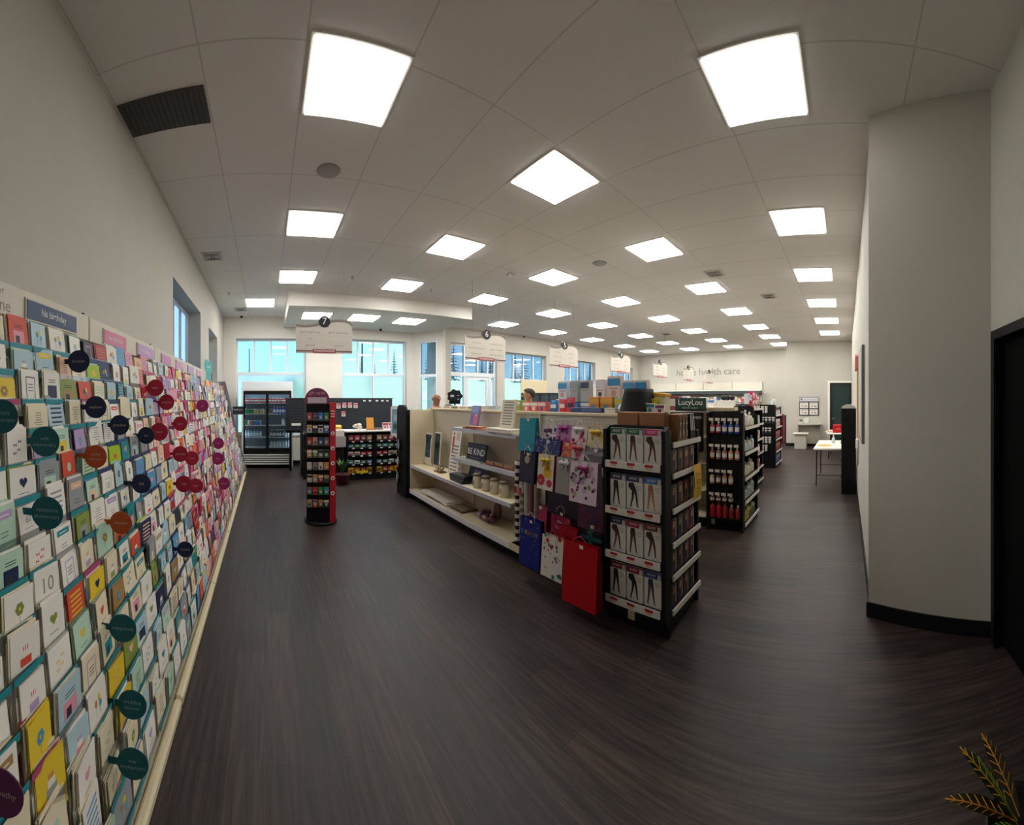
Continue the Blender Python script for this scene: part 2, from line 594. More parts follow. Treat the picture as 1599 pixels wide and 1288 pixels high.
# ------------------------------------------------------------------ windows and doors
FRW = M('E8EDF2', 0.45); FRB = M('5C7FA8', 0.45)
def window(name, p0, ang, w, z0, z1, cols, split=None, low_cols=None, fr=FRW, glass=GLASS, low=FROST, depth=0.16, t=0.045):
    """local x along the wall, y outwards"""
    root = bpy.data.objects.new(name, None); COL.objects.link(root)
    root.location = (p0[0], p0[1], 0); root.rotation_euler = (0, 0, ang); struct(root)
    f = MB()
    d0, d1 = depth, depth + 0.06
    f.bx(0, t, d0, d1, z0, z1, fr); f.bx(w - t, w, d0, d1, z0, z1, fr)
    f.bx(t, w - t, d0, d1, z0, z0 + t, fr); f.bx(t, w - t, d0, d1, z1 - t, z1, fr)
    zs = split or z0
    if split:
        f.bx(t, w - t, d0, d1, split - 0.035, split + 0.035, fr)
        for k in range(1, low_cols or 1):
            x = t + (w - 2 * t) * k / low_cols
            f.bx(x - 0.025, x + 0.025, d0, d1, z0 + t, split - 0.035, fr)
    ztop0 = zs + (0.035 if split else t)
    for k in range(1, cols):
        x = t + (w - 2 * t) * k / cols
        f.bx(x - 0.022, x + 0.022, d0, d1, ztop0, z1 - t, fr)
    f.build('window_frame', root)
    g = MB(); yy = depth + 0.03
    g.quad([(t, yy, ztop0), (w - t, yy, ztop0), (w - t, yy, z1 - t), (t, yy, z1 - t)], glass)
    g.build('window_pane', root)
    if split:
        g = MB()
        g.quad([(t, yy, z0 + t), (w - t, yy, z0 + t), (w - t, yy, split - 0.035), (t, yy, split - 0.035)], low)
        g.build('frosted_pane', root)
    s = MB(); s.bx(-0.02, w + 0.02, -0.02, depth, z0 - 0.03, z0 + 0.002, fr); s.build('window_sill', root)
    return root
window('window_1', (-0.78, YN), 0, 1.82, 0.78, 3.27, 4, 2.37, 1)
window('window_2', (1.99, YN), 0, 1.84, 0.78, 3.30, 4, 2.37, 2)
dga = math.atan2(DG1[1] - DG0[1], DG1[0] - DG0[0])
window('window_3', (DG0[0] + 0.16 * math.cos(dga), DG0[1] + 0.16 * math.sin(dga)), dga, 0.56, 0.9, 3.3, 1, 2.35, 1, low=GLASS, glass=GLASS_DARK, depth=0.02)
window('window_4', (4.66 + 2.54, YN), 0, 1.86, 0.8, 3.24, 4, 2.36, 2, low=GLASS, glass=GLASS_DARK)
window('window_5', (4.66 + 5.33, YN), 0, 1.83, 2.3, 3.22, 4, glass=GLASS_DARK)
window('window_6', (4.66 + 8.2, YN), 0, 1.80, 2.3, 3.2, 4, glass=GLASS_DARK)
window('window_7', (XW, 4.28), R(90), 1.88, 1.9, 3.14, 4, glass=FROST, depth=0.22)
window('window_8', (XW, 7.05), R(90), 1.25, 1.9, 3.08, 3, glass=FROST, depth=0.22)

# entrance door with side light and transom
root = struct(bpy.data.objects.new('door_1', None)); COL.objects.link(root); root.location = (4.66 + 0.56, YN, 0)
f = MB(); w = 1.68
for x0, x1 in ((0, 0.06), (0.50, 0.58), (w - 0.26, w - 0.16), (w - 0.06, w)):
    f.bx(x0, x1, 0.1, 0.18, 0, 2.4, FRW)
f.bx(0, w, 0.1, 0.18, 2.4, 2.52, FRW); f.bx(0, w, 0.1, 0.18, 3.32, 3.38, FRW); f.bx(0, 0.06, 0.1, 0.18, 2.52, 3.32, FRW); f.bx(w - 0.06, w, 0.1, 0.18, 2.52, 3.32, FRW)
for x in (0.5, 0.98, 1.36):
    f.bx(x, x + 0.05, 0.1, 0.18, 2.52, 3.32, FRW)
f.bx(0.06, w - 0.06, 0.1, 0.18, 0, 0.12, FRW)
f.build('door_frame', root)
g = MB(); g.quad([(0.06, 0.14, 2.52), (w - 0.06, 0.14, 2.52), (w - 0.06, 0.14, 3.32), (0.06, 0.14, 3.32)], GLASS_DARK); g.build('transom_pane', root)
g = MB(); g.quad([(0.06, 0.14, 0.12), (0.50, 0.14, 0.12), (0.50, 0.14, 2.4), (0.06, 0.14, 2.4)], GLASS); g.build('side_pane', root)
g = MB(); g.bx(0.58, 0.66, 0.12, 0.16, 0.12, 2.4, FRW); g.bx(1.34, 1.42, 0.12, 0.16, 0.12, 2.4, FRW); g.bx(0.66, 1.34, 0.12, 0.16, 2.3, 2.4, FRW); g.bx(0.66, 1.34, 0.12, 0.16, 0.12, 0.3, FRW); g.bx(0.66, 1.34, 0.12, 0.16, 0.98, 1.06, FRW)
g.quad([(0.66, 0.14, 0.3), (1.34, 0.14, 0.3), (1.34, 0.14, 2.3), (0.66, 0.14, 2.3)], GLASS)
dl = g.build('door_leaf', root)
h = MB(); h.tube([(0.72, 0.11, 0.85), (0.72, 0.07, 0.9), (0.72, 0.07, 1.35), (0.72, 0.11, 1.4)], 0.012, STEEL); h.build('door_handle', dl)

# dark glazed door in the east block
root = struct(bpy.data.objects.new('door_2', None)); COL.objects.link(root); root.location = (13.4, 0, 0)
f = MB(); f.bx(-0.03, 0.12, 0.60, 0.68, 0, 2.38, WHITE); f.bx(-0.03, 0.12, -0.18, 0.60, 2.31, 2.38, WHITE); f.build('door_frame', root)
d = MB(); d.bx(0.05, 0.10, -0.18, 0.60, 0.005, 2.31, M('16201F', 0.4)); d.bx(0.045, 0.05, -0.06, 0.50, 0.25, 2.16, M('2A3D3B', 0.2)); dl = d.build('door_leaf', root)
h = MB(); h.tube([(0.045, 0.52, 1.02), (0.0, 0.52, 1.02), (0.0, 0.42, 1.02)], 0.011, STEEL); h.build('door_handle', dl)

# black doorway beside the pillar (entrance wall): dark frame and a black flush door
root = struct(bpy.data.objects.new('door_3', None)); COL.objects.link(root); root.location = (2.31, -0.985, 0)
f = MB(); f.bx(-0.045, 0.012, -0.1, 0.03, 0, 2.12, BLACK); f.bx(-1.06, -1.0, -0.1, 0.03, 0, 2.12, BLACK); f.bx(-1.0, -0.045, -0.1, 0.03, 2.06, 2.12, BLACK); f.build('door_frame', root)
d = MB(); d.bx(-1.0, -0.045, -0.08, -0.04, 0.005, 2.06, M('040405', 0.8, 0, .1)); dl = d.build('door_leaf', root)
h = MB(); h.tube([(-0.92, -0.04, 1.0), (-0.92, 0.01, 1.0), (-0.82, 0.01, 1.0)], 0.011, M('222226', 0.4)); h.build('door_handle', dl)

# ------------------------------------------------------------------ ceiling lights
GLOWS = [emis('FFFDF7', LAMP * k, 'light diffuser') for k in (0.34, 0.66, 1.0, 1.3)]    # panels nearest the camera set dimmer to darken the foreground
def light_meshes(s):
    f = MB(); h = s / 2; t = 0.02
    for a in (-1, 1):
        f.bx(a * h - (t if a > 0 else 0), a * h + (t if a < 0 else 0), -h, h, -0.012, 0.0, WHITE)
        f.bx(-h + t, h - t, a * h - (t if a > 0 else 0), a * h + (t if a < 0 else 0), -0.012, 0.0, WHITE)
    ds = []
    for g in GLOWS:
        d = MB(); d.bx(-h + t, h - t, -h + t, h - t, -0.022, -0.002, g)  # dropped below the frame; glowing sides added for a halo on the ceiling
        ds.append(d.mesh('diffuser'))
    return f.mesh('light_frame'), ds
LF, LD = light_meshes(0.64)
def ceiling_light(x, y, z, label, group='recessed ceiling light panels'):
    r = thing('ceiling_light', label, 'ceiling light', (x, y, z), 0, group)
    d = math.hypot(x, y)
    for nm, me in (('light_frame', LF), ('diffuser', LD[0 if d < 3.2 else 1 if d < 5.2 else 2 if d < 8.3 else 3])):
        o = bpy.data.objects.new(nm, me); COL.objects.link(o); o.parent = r
rows = [
    (0, [(2.47, .6), (4.45, .57), (6.33, .56), (8.16, .54), (9.96, .53), (11.74, .53)], 1),
    (1, [(.59, 2.47), (2.56, 2.58), (4.62, 2.64), (6.62, 2.64), (8.57, 2.62), (10.5, 2.62), (12.19, 2.56), (13.9, 2.53)], 0),
    (2, [(.58, 4.51), (2.57, 4.57), (4.57, 4.64), (6.62, 4.63), (8.59, 4.62), (10.49, 4.58), (12.4, 4.56), (14.04, 4.45)], 0),
    (3, [(.55, 6.45), (2.5, 6.49), (4.47, 6.53), (6.44, 6.54), (8.39, 6.51), (10.46, 6.52), (12.24, 6.42), (14.09, 6.36)], 0),
    (4, [(-.13, 8.17), (6.28, 8.39), (8.21, 8.34), (10.12, 8.32), (12.07, 8.26), (13.9, 8.2)], 0)]
rn = {0: 'row nearest the grey pillar', 1: 'second row from the pillar', 2: 'middle row', 3: 'second row from the windows', 4: 'row along the windows'}
for k, pts, first in rows:
    for i, (x, y) in enumerate(pts):
        ceiling_light(x, y, CEIL, f"glowing square ceiling light, {nth(i + 1)} from left in the {rn[k]}")
for i, x in enumerate((1.12, 2.2, 3.3)):
    ceiling_light(x, 8.12, 3.55, f"glowing light in the lowered ceiling over the checkout, {nth(i + 1)} from the left")

# return-air grille, small vent, speakers and other ceiling fittings
b = MB(); b.bx(-0.32, 0.32, -0.17, 0.17, -0.012, 0, M('4A4745', 0.6))
for k in range(15):
    b.box((-0.28 + 0.04 * k, 0, -0.014), (0.012, 0.32, 0.006), M('3A3836', 0.6))
tag(b.build('ceiling_grille', None, (-0.75, 2.68, CEIL)), 'large dark return-air grille in the ceiling beside the card wall', 'vent')
VENT = MB(); VENT.bx(-0.15, 0.15, -0.15, 0.15, -0.015, 0, M('C9C7C4', 0.5))
for k in range(3):
    s = 0.11 - 0.035 * k
    VENT.bx(-s, s, -s, -s + 0.012, -0.02, -0.015, M('6A6866', 0.5)); VENT.bx(-s, s, s - 0.012, s, -0.02, -0.015, M('6A6866', 0.5))
    VENT.bx(-s, -s + 0.012, -s, s, -0.02, -0.015, M('6A6866', 0.5)); VENT.bx(s - 0.012, s, -s, s, -0.02, -0.015, M('6A6866', 0.5))
VM = VENT.mesh('ceiling_vent')
for x, y, lb in ((-0.8, 5.5, 'small square ceiling vent above the far end of the card wall'), (-0.6, 8.75, 'small square ceiling vent near the window above the drinks fridge'), (5.9, 2.2, 'square ceiling vent between lights to the right of the centre'), (7.5, 1.6, 'dark slot-like ceiling vent near the right-hand row of lights'), (10.6, 5.6, 'ceiling vent above the far aisles')):
    inst(VM, 'ceiling_vent', (x, y, CEIL), lb, 'vent', 'ceiling vents')
SPK = MB(); SPK.lathe([(0.0, -0.012), (0.10, -0.012), (0.115, 0.0)], M('A5A19D', 0.7), 24)
SM = SPK.mesh('ceiling_speaker')
inst(SM, 'ceiling_speaker', (0.59, 3.45, CEIL), 'round ceiling speaker between the two left-hand lights', 'speaker', 'ceiling speakers')
inst(SM, 'ceiling_speaker', (4.59, 3.62, CEIL), 'round ceiling speaker right of the picture centre among the lights', 'speaker', 'ceiling speakers')
def sprinkler(x, y, lb):
    b = MB(); b.lathe([(0.035, 0), (0.03, -0.008), (0.012, -0.012), (0.01, -0.04), (0.028, -0.044), (0.028, -0.048), (0, -0.05)][::-1], STEEL, 12)
    tag(b.build('sprinkler_head', None, (x, y, CEIL)), lb, 'sprinkler', 'ceiling sprinklers')
sprinkler(3.1, 6.5, 'small sprinkler head in the ceiling above aisle sign six')
sprinkler(1.5, 6.3, 'small sprinkler head in the ceiling left of the soffit')
sprinkler(-0.75, 7.4, 'small sprinkler head in the ceiling near the left windows')
b = MB(); b.bx(-0.06, 0.06, -0.05, 0.05, -0.035, 0, M('C9C9C6', 0.5), 0.01)
tag(b.build('smoke_detector', None, (3.9, 5.0, CEIL)), 'small boxy smoke detector in the middle of the ceiling', 'smoke detector')
def dome_camera(x, y, z, lb):
    r = thing('security_camera', lb, 'camera', (x, y, z), 0, 'security cameras')
    a = MB(); a.lathe([(0.0, 0), (0.055, 0), (0.055, -0.02), (0.045, -0.028), (0, -0.028)][::-1], WHITE, 16); a.build('mount', r)
    a = MB(); a.sphere((0, 0, -0.045), (0.038, 0.038, 0.035), M('1A1C22', 0.15)); a.build('dome', r)
dome_camera(-0.62, 9.35, CEIL, 'small security camera in the corner above the fridge')
dome_camera(2.95, 9.2, 3.55, 'small security camera under the lowered ceiling near window two')
dome_camera(7.9, 9.4, CEIL, 'small security camera above the windows right of sign six')

# ------------------------------------------------------------------ hanging aisle signs
SG = M('D9D2C8', 0.5); SGT = M('8C8078', 0.55); SGB = M('7E5A5E', 0.5); SGR = M('A84A58', 0.5); DISC = M('2A2C33', 0.4)
sign_txt = {7: (['cards & gift wrap', 'toys', 'giftware'], ['gift & stationery', '', 'seasonal']),
            6: (['skin care', 'hand & body wash', 'shampoo &'], ['household needs', 'paper products', 'cleaning supplies']),
            5: (['first aid', 'bath & body', 'incontinence'], ['foot care', 'eye care', 'ear care'])}
def aisle_sign(n, x, y, lb):
    r = thing('aisle_sign', lb, 'sign', (x, y, 2.39), 0, 'hanging aisle signs')
    w, h = 0.44, 0.40
    pts = [(-w, 0), (w, 0), (w, h)]
    top = []
    for k in range(0, 17):
        t = k / 16
        xx = w - 2 * w * t
        zz = h + 0.075 + 0.05 * math.cos(PI * (t * 1.55 - 0.32)) - (0.045 * max(0, (0.12 - t) / 0.12) ** 2)
        top.append((xx, zz))
    p = MB(); p.prism(pts[:2] + top, 'y', -0.012, 0.012, SG); p.build('sign_panel', r)
    e = MB()
    e.prism(top + [(xx, zz - 0.035) for xx, zz in top[::-1]], 'y', -0.018, -0.0125, SGT)
    e.build('wave_band', r)
    e = MB(); e.bx(-w, w, -0.016, 0.016, 0.02, 0.04, SGB); e.build('bottom_bar', r)
    e = MB(); e.bx(-0.18, 0.18, -0.022, 0.022, 0.0, 0.06, SGR); e.text('PHARMASAVE', 0.052, (0, -0.0225, 0.03), '-y', PAPER, 1.0, 0.33); e.build('name_plate', r)
    e = MB(); e.plate((0, 0, h + 0.085), 0.088, 0.05, DISC, 'y', 28); e.text(str(n), 0.15, (0, -0.0255, h + 0.087), '-y', PAPER); e.build('number_disc', r)
    l, q = sign_txt.get(n, (['vitamins', 'cough & cold', 'pain relief'], ['oral care', 'digestive', 'diabetes']))
    e = MB()
    for i in range(3):
        z = h - 0.08 - 0.10 * i
        for sx_, tx in ((-0.22, l[i]), (0.22, q[i])):
            if tx:
                e.text(tx, 0.048, (sx_, -0.0126, z), '-y', INKL, 1.0, 0.36)
        e.bx(-0.40, 0.40, -0.0132, -0.0125, z - 0.05, z - 0.047, M('C2BBB0', 0.6))
    e.build('lettering', r)
    for s in (-1, 1):
        wv = MB(); wv.tube([(s * 0.3, 0, h + 0.06), (s * 0.3, 0, CEIL - 2.39)], 0.0015, STEEL, 5); wv.build('hanging_wire', r)
for n, x in ((7, 0.9), (6, 3.83), (5, 5.9), (4, 8.08), (3, 10.25), (2, 12.4), (1, 14.5)):
    aisle_sign(n, x, 5.65, f"hanging white aisle sign with wavy top and dark number {n} disc")

# ------------------------------------------------------------------ card wall
PAL = {'white': 'F0EBE2', 'cream': 'E9DDBF', 'kraft brown': 'A98655', 'pale blue': 'B2CDD8', 'sky blue': '5C9AC8', 'navy': '1F2C55', 'teal': '1C8A92',
       'mint': 'B9D8C2', 'olive green': '8A9A4A', 'lime green': 'A8C620', 'yellow': 'E8C93A', 'orange': 'E0662A', 'coral': 'D9543F', 'red': 'B8202E',
       'pink': 'E79AB0', 'hot pink': 'DD3C8C', 'lilac': 'B79CC9', 'purple': '6A3A86', 'grey': '9A9EA2', 'charcoal': '33333B', 'peach': 'EFC3A4'}
def C(n):
    return M(PAL[n], 0.5)
ZT, ZB, XT, XB = 1.99, 0.15, -1.0, -0.50
NROW = 16
PITCH = (ZT - ZB) / NROW
def slope_x(z):
    return XT + (XB - XT) * (ZT - z) / (ZT - ZB)
SEAM0, BAY = -0.63, 1.28
def zone(y):
    if y < 1.9: return 0
    if y < 2.7: return 1
    if y < 5.0: return 2
    return 3
ZW = [
    [('white', 16), ('cream', 9), ('pale blue', 4), ('yellow', 1.5), ('kraft brown', 3), ('olive green', 1), ('teal', 1), ('mint', 3), ('grey', 3), ('coral', 1), ('lilac', 1.5), ('sky blue', 1.5), ('navy', .6)],
    [('white', 12), ('cream', 7), ('sky blue', 3), ('navy', 3), ('lime green', 2), ('orange', 2), ('grey', 3), ('kraft brown', 2), ('pale blue', 4), ('teal', 2), ('red', 1), ('charcoal', 1), ('peach', 1)],
    [('pink', 8), ('white', 13), ('hot pink', 2), ('lilac', 3), ('yellow', 2), ('red', 2), ('cream', 3), ('pale blue', 3), ('peach', 2), ('orange', 2), ('grey', 1), ('purple', 1)],
    [('white', 9), ('pink', 4), ('lilac', 3), ('yellow', 2), ('pale blue', 4), ('cream', 4), ('grey', 3), ('mint', 2), ('orange', 1), ('purple', 1), ('charcoal', 1)]]
def pick(z):
    t = ZW[z]
    s = sum(w for _, w in t)
    k = random.uniform(0, s)
    for n, w in t:
        k -= w
        if k <= 0:
            return n
    return t[0][0]
def motif(b, kind, w, h, x, a, k):
    T_ = b.T
    b.T = T_ @ Matrix.Translation((0, 0, h * .22)) @ Matrix.Diagonal((1, .72, .72, 1))
    motif_(b, kind, w, h, x, a, k)
    b.T = T_
def motif_(b, kind, w, h, x, a, k):
    """kind drawn on the face at x = const looking +x; a, k: colours"""
    A, K = C(a), M('3B3A40', 0.6)
    if kind == 'a flower':
        cy, cz = 0, h * 0.58
        for i in range(6):
            t = i * PI / 3
            b.disc((x, cy + 0.017 * math.cos(t), cz + 0.017 * math.sin(t)), 0.012, A, 'x', 8)
        b.disc((x + .0004, cy, cz), 0.009, C('yellow'), 'x', 8)
        b.bx(x - .0002, x, cy - 0.0015, cy + 0.0015, h * 0.2, cz - 0.02, C('olive green'))
    elif kind == 'a heart':
        pts = []
        for i in range(18):
            t = 2 * PI * i / 18
            pts.append((x, 0.0018 * 16 * math.sin(t) ** 3, h * 0.62 + 0.0018 * (13 * math.cos(t) - 5 * math.cos(2 * t) - 2 * math.cos(3 * t) - math.cos(4 * t))))
        b.quad(pts, A)
        b.bx(x - .0002, x, -w * .28, w * .28, h * 0.28, h * 0.295, K)
    elif kind == 'balloons':
        for i, (yy, zz) in enumerate(((-0.02, 0.66), (0.015, 0.74), (0.025, 0.55))):
            b.disc((x + .0002 * i, yy, h * zz), 0.014, C([a, 'yellow', 'sky blue'][i]), 'x', 10, 0.018)
            b.bx(x - .0002, x, yy - .0006, yy + .0006, h * 0.3, h * zz - 0.018, K)
    elif kind == 'a framed panel':
        t = 0.006; y1, z0, z1 = w * .36, h * .12, h * .88
        b.bx(x - .0002, x, -y1, y1, z0, z0 + t, A); b.bx(x - .0002, x, -y1, y1, z1 - t, z1, A)
        b.bx(x - .0002, x, -y1, -y1 + t, z0 + t, z1 - t, A); b.bx(x - .0002, x, y1 - t, y1, z0 + t, z1 - t, A)
        for i in range(3):
            b.bx(x - .0002, x, -w * .2, w * .2, h * (.62 - .1 * i), h * (.62 - .1 * i) + .004, K)
    elif kind == 'stripes':
        for i in range(6):
            b.bx(x - .0002, x, -w * .46, w * .46, h * (.08 + .155 * i), h * (.08 + .155 * i) + h * .06, A)
    elif kind == 'a photo block':
        b.bx(x - .0003, x, -w * .4, w * .4, h * .2, h * .62, A)
        b.bx(x - .0002, x + .0003, -w * .25, w * .05, h * .2, h * .45, C('charcoal'))
        for i in range(2):
            b.bx(x - .0002, x, -w * .3, w * .3, h * (.8 - .08 * i), h * (.8 - .08 * i) + .004, K)
    elif kind == 'lines of script':
        for i in range(6):
            l = random.uniform(.18, .36) * w
            b.bx(x - .0002, x, -l, l, h * (.8 - .09 * i), h * (.8 - .09 * i) + .003, K)
        b.disc((x, w * .2, h * .2), 0.012, A, 'x', 8)
    elif kind == 'a dark band':
        b.bx(x - .0002, x, -w * .49, w * .49, h * .74, h * .95, A)
        b.bx(x - .0002, x + .0002, -w * .3, w * .3, h * .82, h * .85, C('white'))
        for i in range(2):
            b.bx(x - .0002, x, -w * .22, w * .22, h * (.4 - .1 * i), h * (.4 - .1 * i) + .003, K)
    elif kind == 'a cake':
        b.bx(x - .0002, x, -w * .26, w * .26, h * .22, h * .42, A)
        b.bx(x - .0002, x, -w * .18, w * .18, h * .42, h * .58, C('white' if a != 'white' else 'pink'))
        for i in (-1, 0, 1):
            b.bx(x - .0002, x, i * w * .1 - .002, i * w * .1 + .002, h * .58, h * .7, C('hot pink'))
    elif kind == 'butterflies':
        for yy, zz in ((-.02, .62), (.02, .7), (.01, .48), (-.025, .4)):
            for s in (-1, 1):
                b.add([(x, yy, h * zz), (x, yy + s * .012, h * zz + .01), (x, yy + s * .012, h * zz - .008)], [(0, 1, 2)], A)
    elif kind == 'the number 60':
        b.text('60', 0.05, (x, 0, h * .62), 'x', INKL); b.bx(x - .0002, x, -w * .3, w * .3, h * .34, h * .355, INKL)
    elif kind == 'the number 10':
        b.text('10', 0.10, (x, 0, h * .58), 'x', INKL); b.bx(x - .0002, x, -w * .3, w * .3, h * .22, h * .235, INKL)
MOT = ['a flower', 'a heart', 'balloons', 'a framed panel', 'stripes', 'a photo block', 'lines of script', 'a dark band', 'a cake', 'butterflies']
ACC = ['coral', 'pink', 'teal', 'sky blue', 'grey', 'peach', 'olive green', 'navy', 'lilac', 'kraft brown', 'yellow', 'pale blue', 'mint']
def card_mesh(col, kind, acc, w, h, thick=0.004):
    b = MB()
    b.bx(-thick, 0, -w / 2, w / 2, 0, h, C(col))
    motif(b, kind, w, h, 0.0006, acc, None)
    return b.mesh('greeting_card')
LEAN = R(5)
SLOT = BAY / 8
cards = []
for r_ in range(NROW):
    z = ZT - PITCH * (r_ + 1)
    for s_ in range(0, 72):
        y = SEAM0 + SLOT * (s_ + 0.5)
        x = slope_x(z)
        a = math.degrees(math.atan2(x, y))
        if y < 0.15 or a < -44 or y > 8.32:
            continue
        d2 = x * x + y * y + (z - EYE) ** 2
        ny = abs(x) / math.hypot(x, y)
        out = a < -42.0 or (626 + 577 * (EYE - z - .05) / math.hypot(x, y)) > 1300      # beside or below the frame
        cards.append([0 if out else ny / d2, r_, s_, x, y, z])
cards.sort(key=lambda c: -c[0])
near = {(c[1], c[2]) for c in cards[:300]}
stuff = MB()
named = []
for c in cards:
    _, r_, s_, x, y, z = c
    zn = zone(y + 0.25 * math.sin(r_ * 1.7) - 0.045 * (r_ - 6))
    w = random.choice((0.118, 0.127, 0.134)); h = random.choice((.142, .15, .158, .165, .172, .182)) + random.uniform(-.004, .004)
    col = pick(zn); kind = random.choice(MOT); acc = random.choice(ACC)
    while acc == col: acc = random.choice(ACC)
    jy = random.uniform(-0.012, 0.012); jl = LEAN + R(random.uniform(-3, 4)); jz = R(random.uniform(-7, 7))
    xf = x + 0.0185
    z -= 0.05
    T0 = Matrix.Translation((0, 0, 0))
    # the cards and envelopes tucked behind
    nb = random.choice((2, 3, 3, 4, 5, 6)) if (r_, s_) in near else random.choice((0, 1, 1))
    for q in range(1, nb + 1):
        stuff.T = Matrix.Translation((xf - 0.0062 * q, y + jy - .0018 * q + random.uniform(-.005, .005), z + 0.004)) @ Matrix.Rotation(jz * .6, 4, 'Z') @ Matrix.Rotation(-jl, 4, 'Y')
        hh = h + random.uniform(-.004, .012)
        stuff.bx(-0.0032, 0, -w / 2, w / 2, 0, hh, C(random.choice((col, pick(zn), 'white', 'cream'))))
    if (r_, s_) in near:
        if abs(y - 1.11) < 0.08 and r_ == 6: col, kind = 'white', 'the number 60'
        if abs(y - 1.11) < 0.08 and r_ == 8: col, kind = 'white', 'the number 10'
        me = card_mesh(col, kind, acc, w, h)
        named.append((r_, s_, me, (xf, y + jy, z + 0.004), jz, -jl, col, acc, kind))
    else:
        stuff.T = Matrix.Translation((xf, y + jy, z + 0.004)) @ Matrix.Rotation(jz, 4, 'Z') @ Matrix.Rotation(-jl, 4, 'Y')
        stuff.bx(-0.004, 0, -w / 2, w / 2, 0, h, C(col))
        motif(stuff, kind, w, h, 0.0006, acc, None)
    stuff.T = Matrix.Identity(4)
so = stuff.build('greeting_cards')
tag(so, 'rows of greeting cards filling the far part of the card wall, and spares behind', 'cards', None, 'stuff')
named.sort(key=lambda n: (n[0], n[1]))
cnt = {}
for r_, s_, me, loc, jz, jl, col, acc, kind in named:
    cnt[r_] = cnt.get(r_, 0) + 1
    kd = kind if kind.startswith('the') or kind in ('balloons', 'stripes', 'lines of script', 'butterflies') else kind
    ac = '' if kind.startswith('the') else ''
    inst(me, 'greeting_card', loc, f"{col} greeting card with {kd}, {nth(r_ + 1)} row down, {nth(cnt[r_])} from left", 'greeting card', 'greeting cards on the wall rack', jz, jl)

# rack bays: back panel, tiers, label strips, base rails, header
STRIP = [[M('2A8C97', .5), M('2A8C97', .5), M('B4487A', .5)], [M('2B3E6B', .5), M('3C5C8C', .5), M('2A8C97', .5)], [M('C9506F', .5), M('D98AA8', .5), M('C9506F', .5)], [M('B58CB5', .5), M('D9A6C0', .5), M('C9C2CC', .5)]]
BAYN = ['nearest bay of the card wall, cut by the left edge', 'second card bay, under the navy birthday header', 'third card bay, under two pink and lilac headers', 'fourth card bay, under the lower edge of the window', 'fifth card bay, last one carrying a header', 'sixth card bay, without a header, past the teal heart', 'last card bay, ending in the grey sloped side panel']
RACKM = M('CFC4AC', 0.55)
for k in range(7):
    y0, y1 = SEAM0 + BAY * k, SEAM0 + BAY * (k + 1)
    ym = (y0 + y1) / 2
    r = thing('greeting_card_rack', 'cream sloped greeting card rack, ' + BAYN[k], 'card rack', (XW, ym, 0), 0, 'bays of the greeting card wall')
    hw = BAY / 2 - 0.002
    p = MB(); off = -XW
    p.prism([(0.005 - 0, 0.0), (XB - 0.05 + off, 0.0), (XB - 0.05 + off, 0.08), (XB - 0.06 + off, ZB - .02), (XT - 0.06 + off, ZT + 0.02), (0.005, ZT + 0.02)], 'y', -hw, hw, RACKM)
    p.build('rack_body', r)
    for t in range(NROW):
        z = ZT - PITCH * (t + 1); x = slope_x(z) + off
        m = MB()
        m.prism([(x - 0.062, z - 0.054), (x + 0.022, z - 0.054), (x + 0.022, z - 0.048), (x - 0.062, z - 0.048)], 'y', -hw, hw, RACKM)
        m.bx(x + 0.022, x + 0.024, -hw, hw, z - 0.054, z + 0.016, GLASS_CLEAR)
        for s in range(8):
            if random.random() < .3: continue
            ys = -BAY / 2 + SLOT * (s + .5)
            zn = zone(ym + ys + 0.25 * math.sin(t * 1.7) - 0.045 * (t - 6))
            m.bx(x + 0.0245, x + 0.0262, ys - SLOT * .46, ys + SLOT * .46, z - 0.010, z + 0.012, STRIP[zn][(s * 3 + t) % 3 if (s + t) % 4 == 0 else 0])
        m.build('card_tier', r)
    g = MB()
    g.bx(XB - 0.05 + off, XB + 0.005 + off, -hw, hw, 0.02, 0.115, CREAM, 0.006); g.build('base_rail', r)
    g = MB(); g.bx(XB + 0.012 + off, XB + 0.055 + off, -hw, hw, 0.0, 0.06, CREAM, 0.012); g.build('base_rail', r)
    if 1 <= k <= 4 or k == 0:
        g = MB(); g.bx(XT - 0.03 + off, XT + off, -hw + .004, hw - .004, 2.0, 2.145, M('D8D0BE', .5), 0.004); g.build('header_board', r)
    if k < 6:
        g = MB(); g.bx(XT - 0.045 + off, XT - 0.03 + off, hw - 0.012, hw + 0.0, 1.9, 2.17, M('5A5A5E', .4)); g.build('upright', r)
    if k == 6:
        g = MB(); g.prism([(0.005, 0.0), (XB + 0.08 + off, 0.0), (XB + 0.06 + off, 0.12), (XT + 0.08 + off, ZT + 0.1), (0.005, ZT + 0.1)], 'y', hw, hw + 0.03, M('7B7F88', .5)); g.build('side_panel', r)

def header(y0, y1, z0, z1, col, tx, lb, x=XT):
    r = thing('header_sign', lb, 'sign', (x, (y0 + y1) / 2, (z0 + z1) / 2), 0, 'header signs on the card wall')
    w, h = (y1 - y0) / 2, (z1 - z0) / 2
    b = MB(); b.bx(0.001, 0.008, -w, w, -h, h, M('C8C4BC', .3)); b.bx(0.008, 0.011, -w + .008, w - .008, -h + .008, h - .008, M(col, .5)); b.build('sign_board', r)
    if tx:
        b = MB(); b.text(tx, h * 0.95, (0.0115, 0, 0.002), 'x', PAPER, 1.0, w * 1.6); b.build('lettering', r)
header(1.305, 1.766, 2.012, 2.112, '34466E', 'his birthday', 'navy header sign reading his birthday on the card wall')
header(2.11, 2.5, 2.012, 2.112, 'D77A9C', 'her birthday', 'pink header sign next after the navy one on the card wall')
header(2.73, 3.15, 2.012, 2.112, 'C99BD0', 'her birthday', 'lilac header sign, third along the card wall')
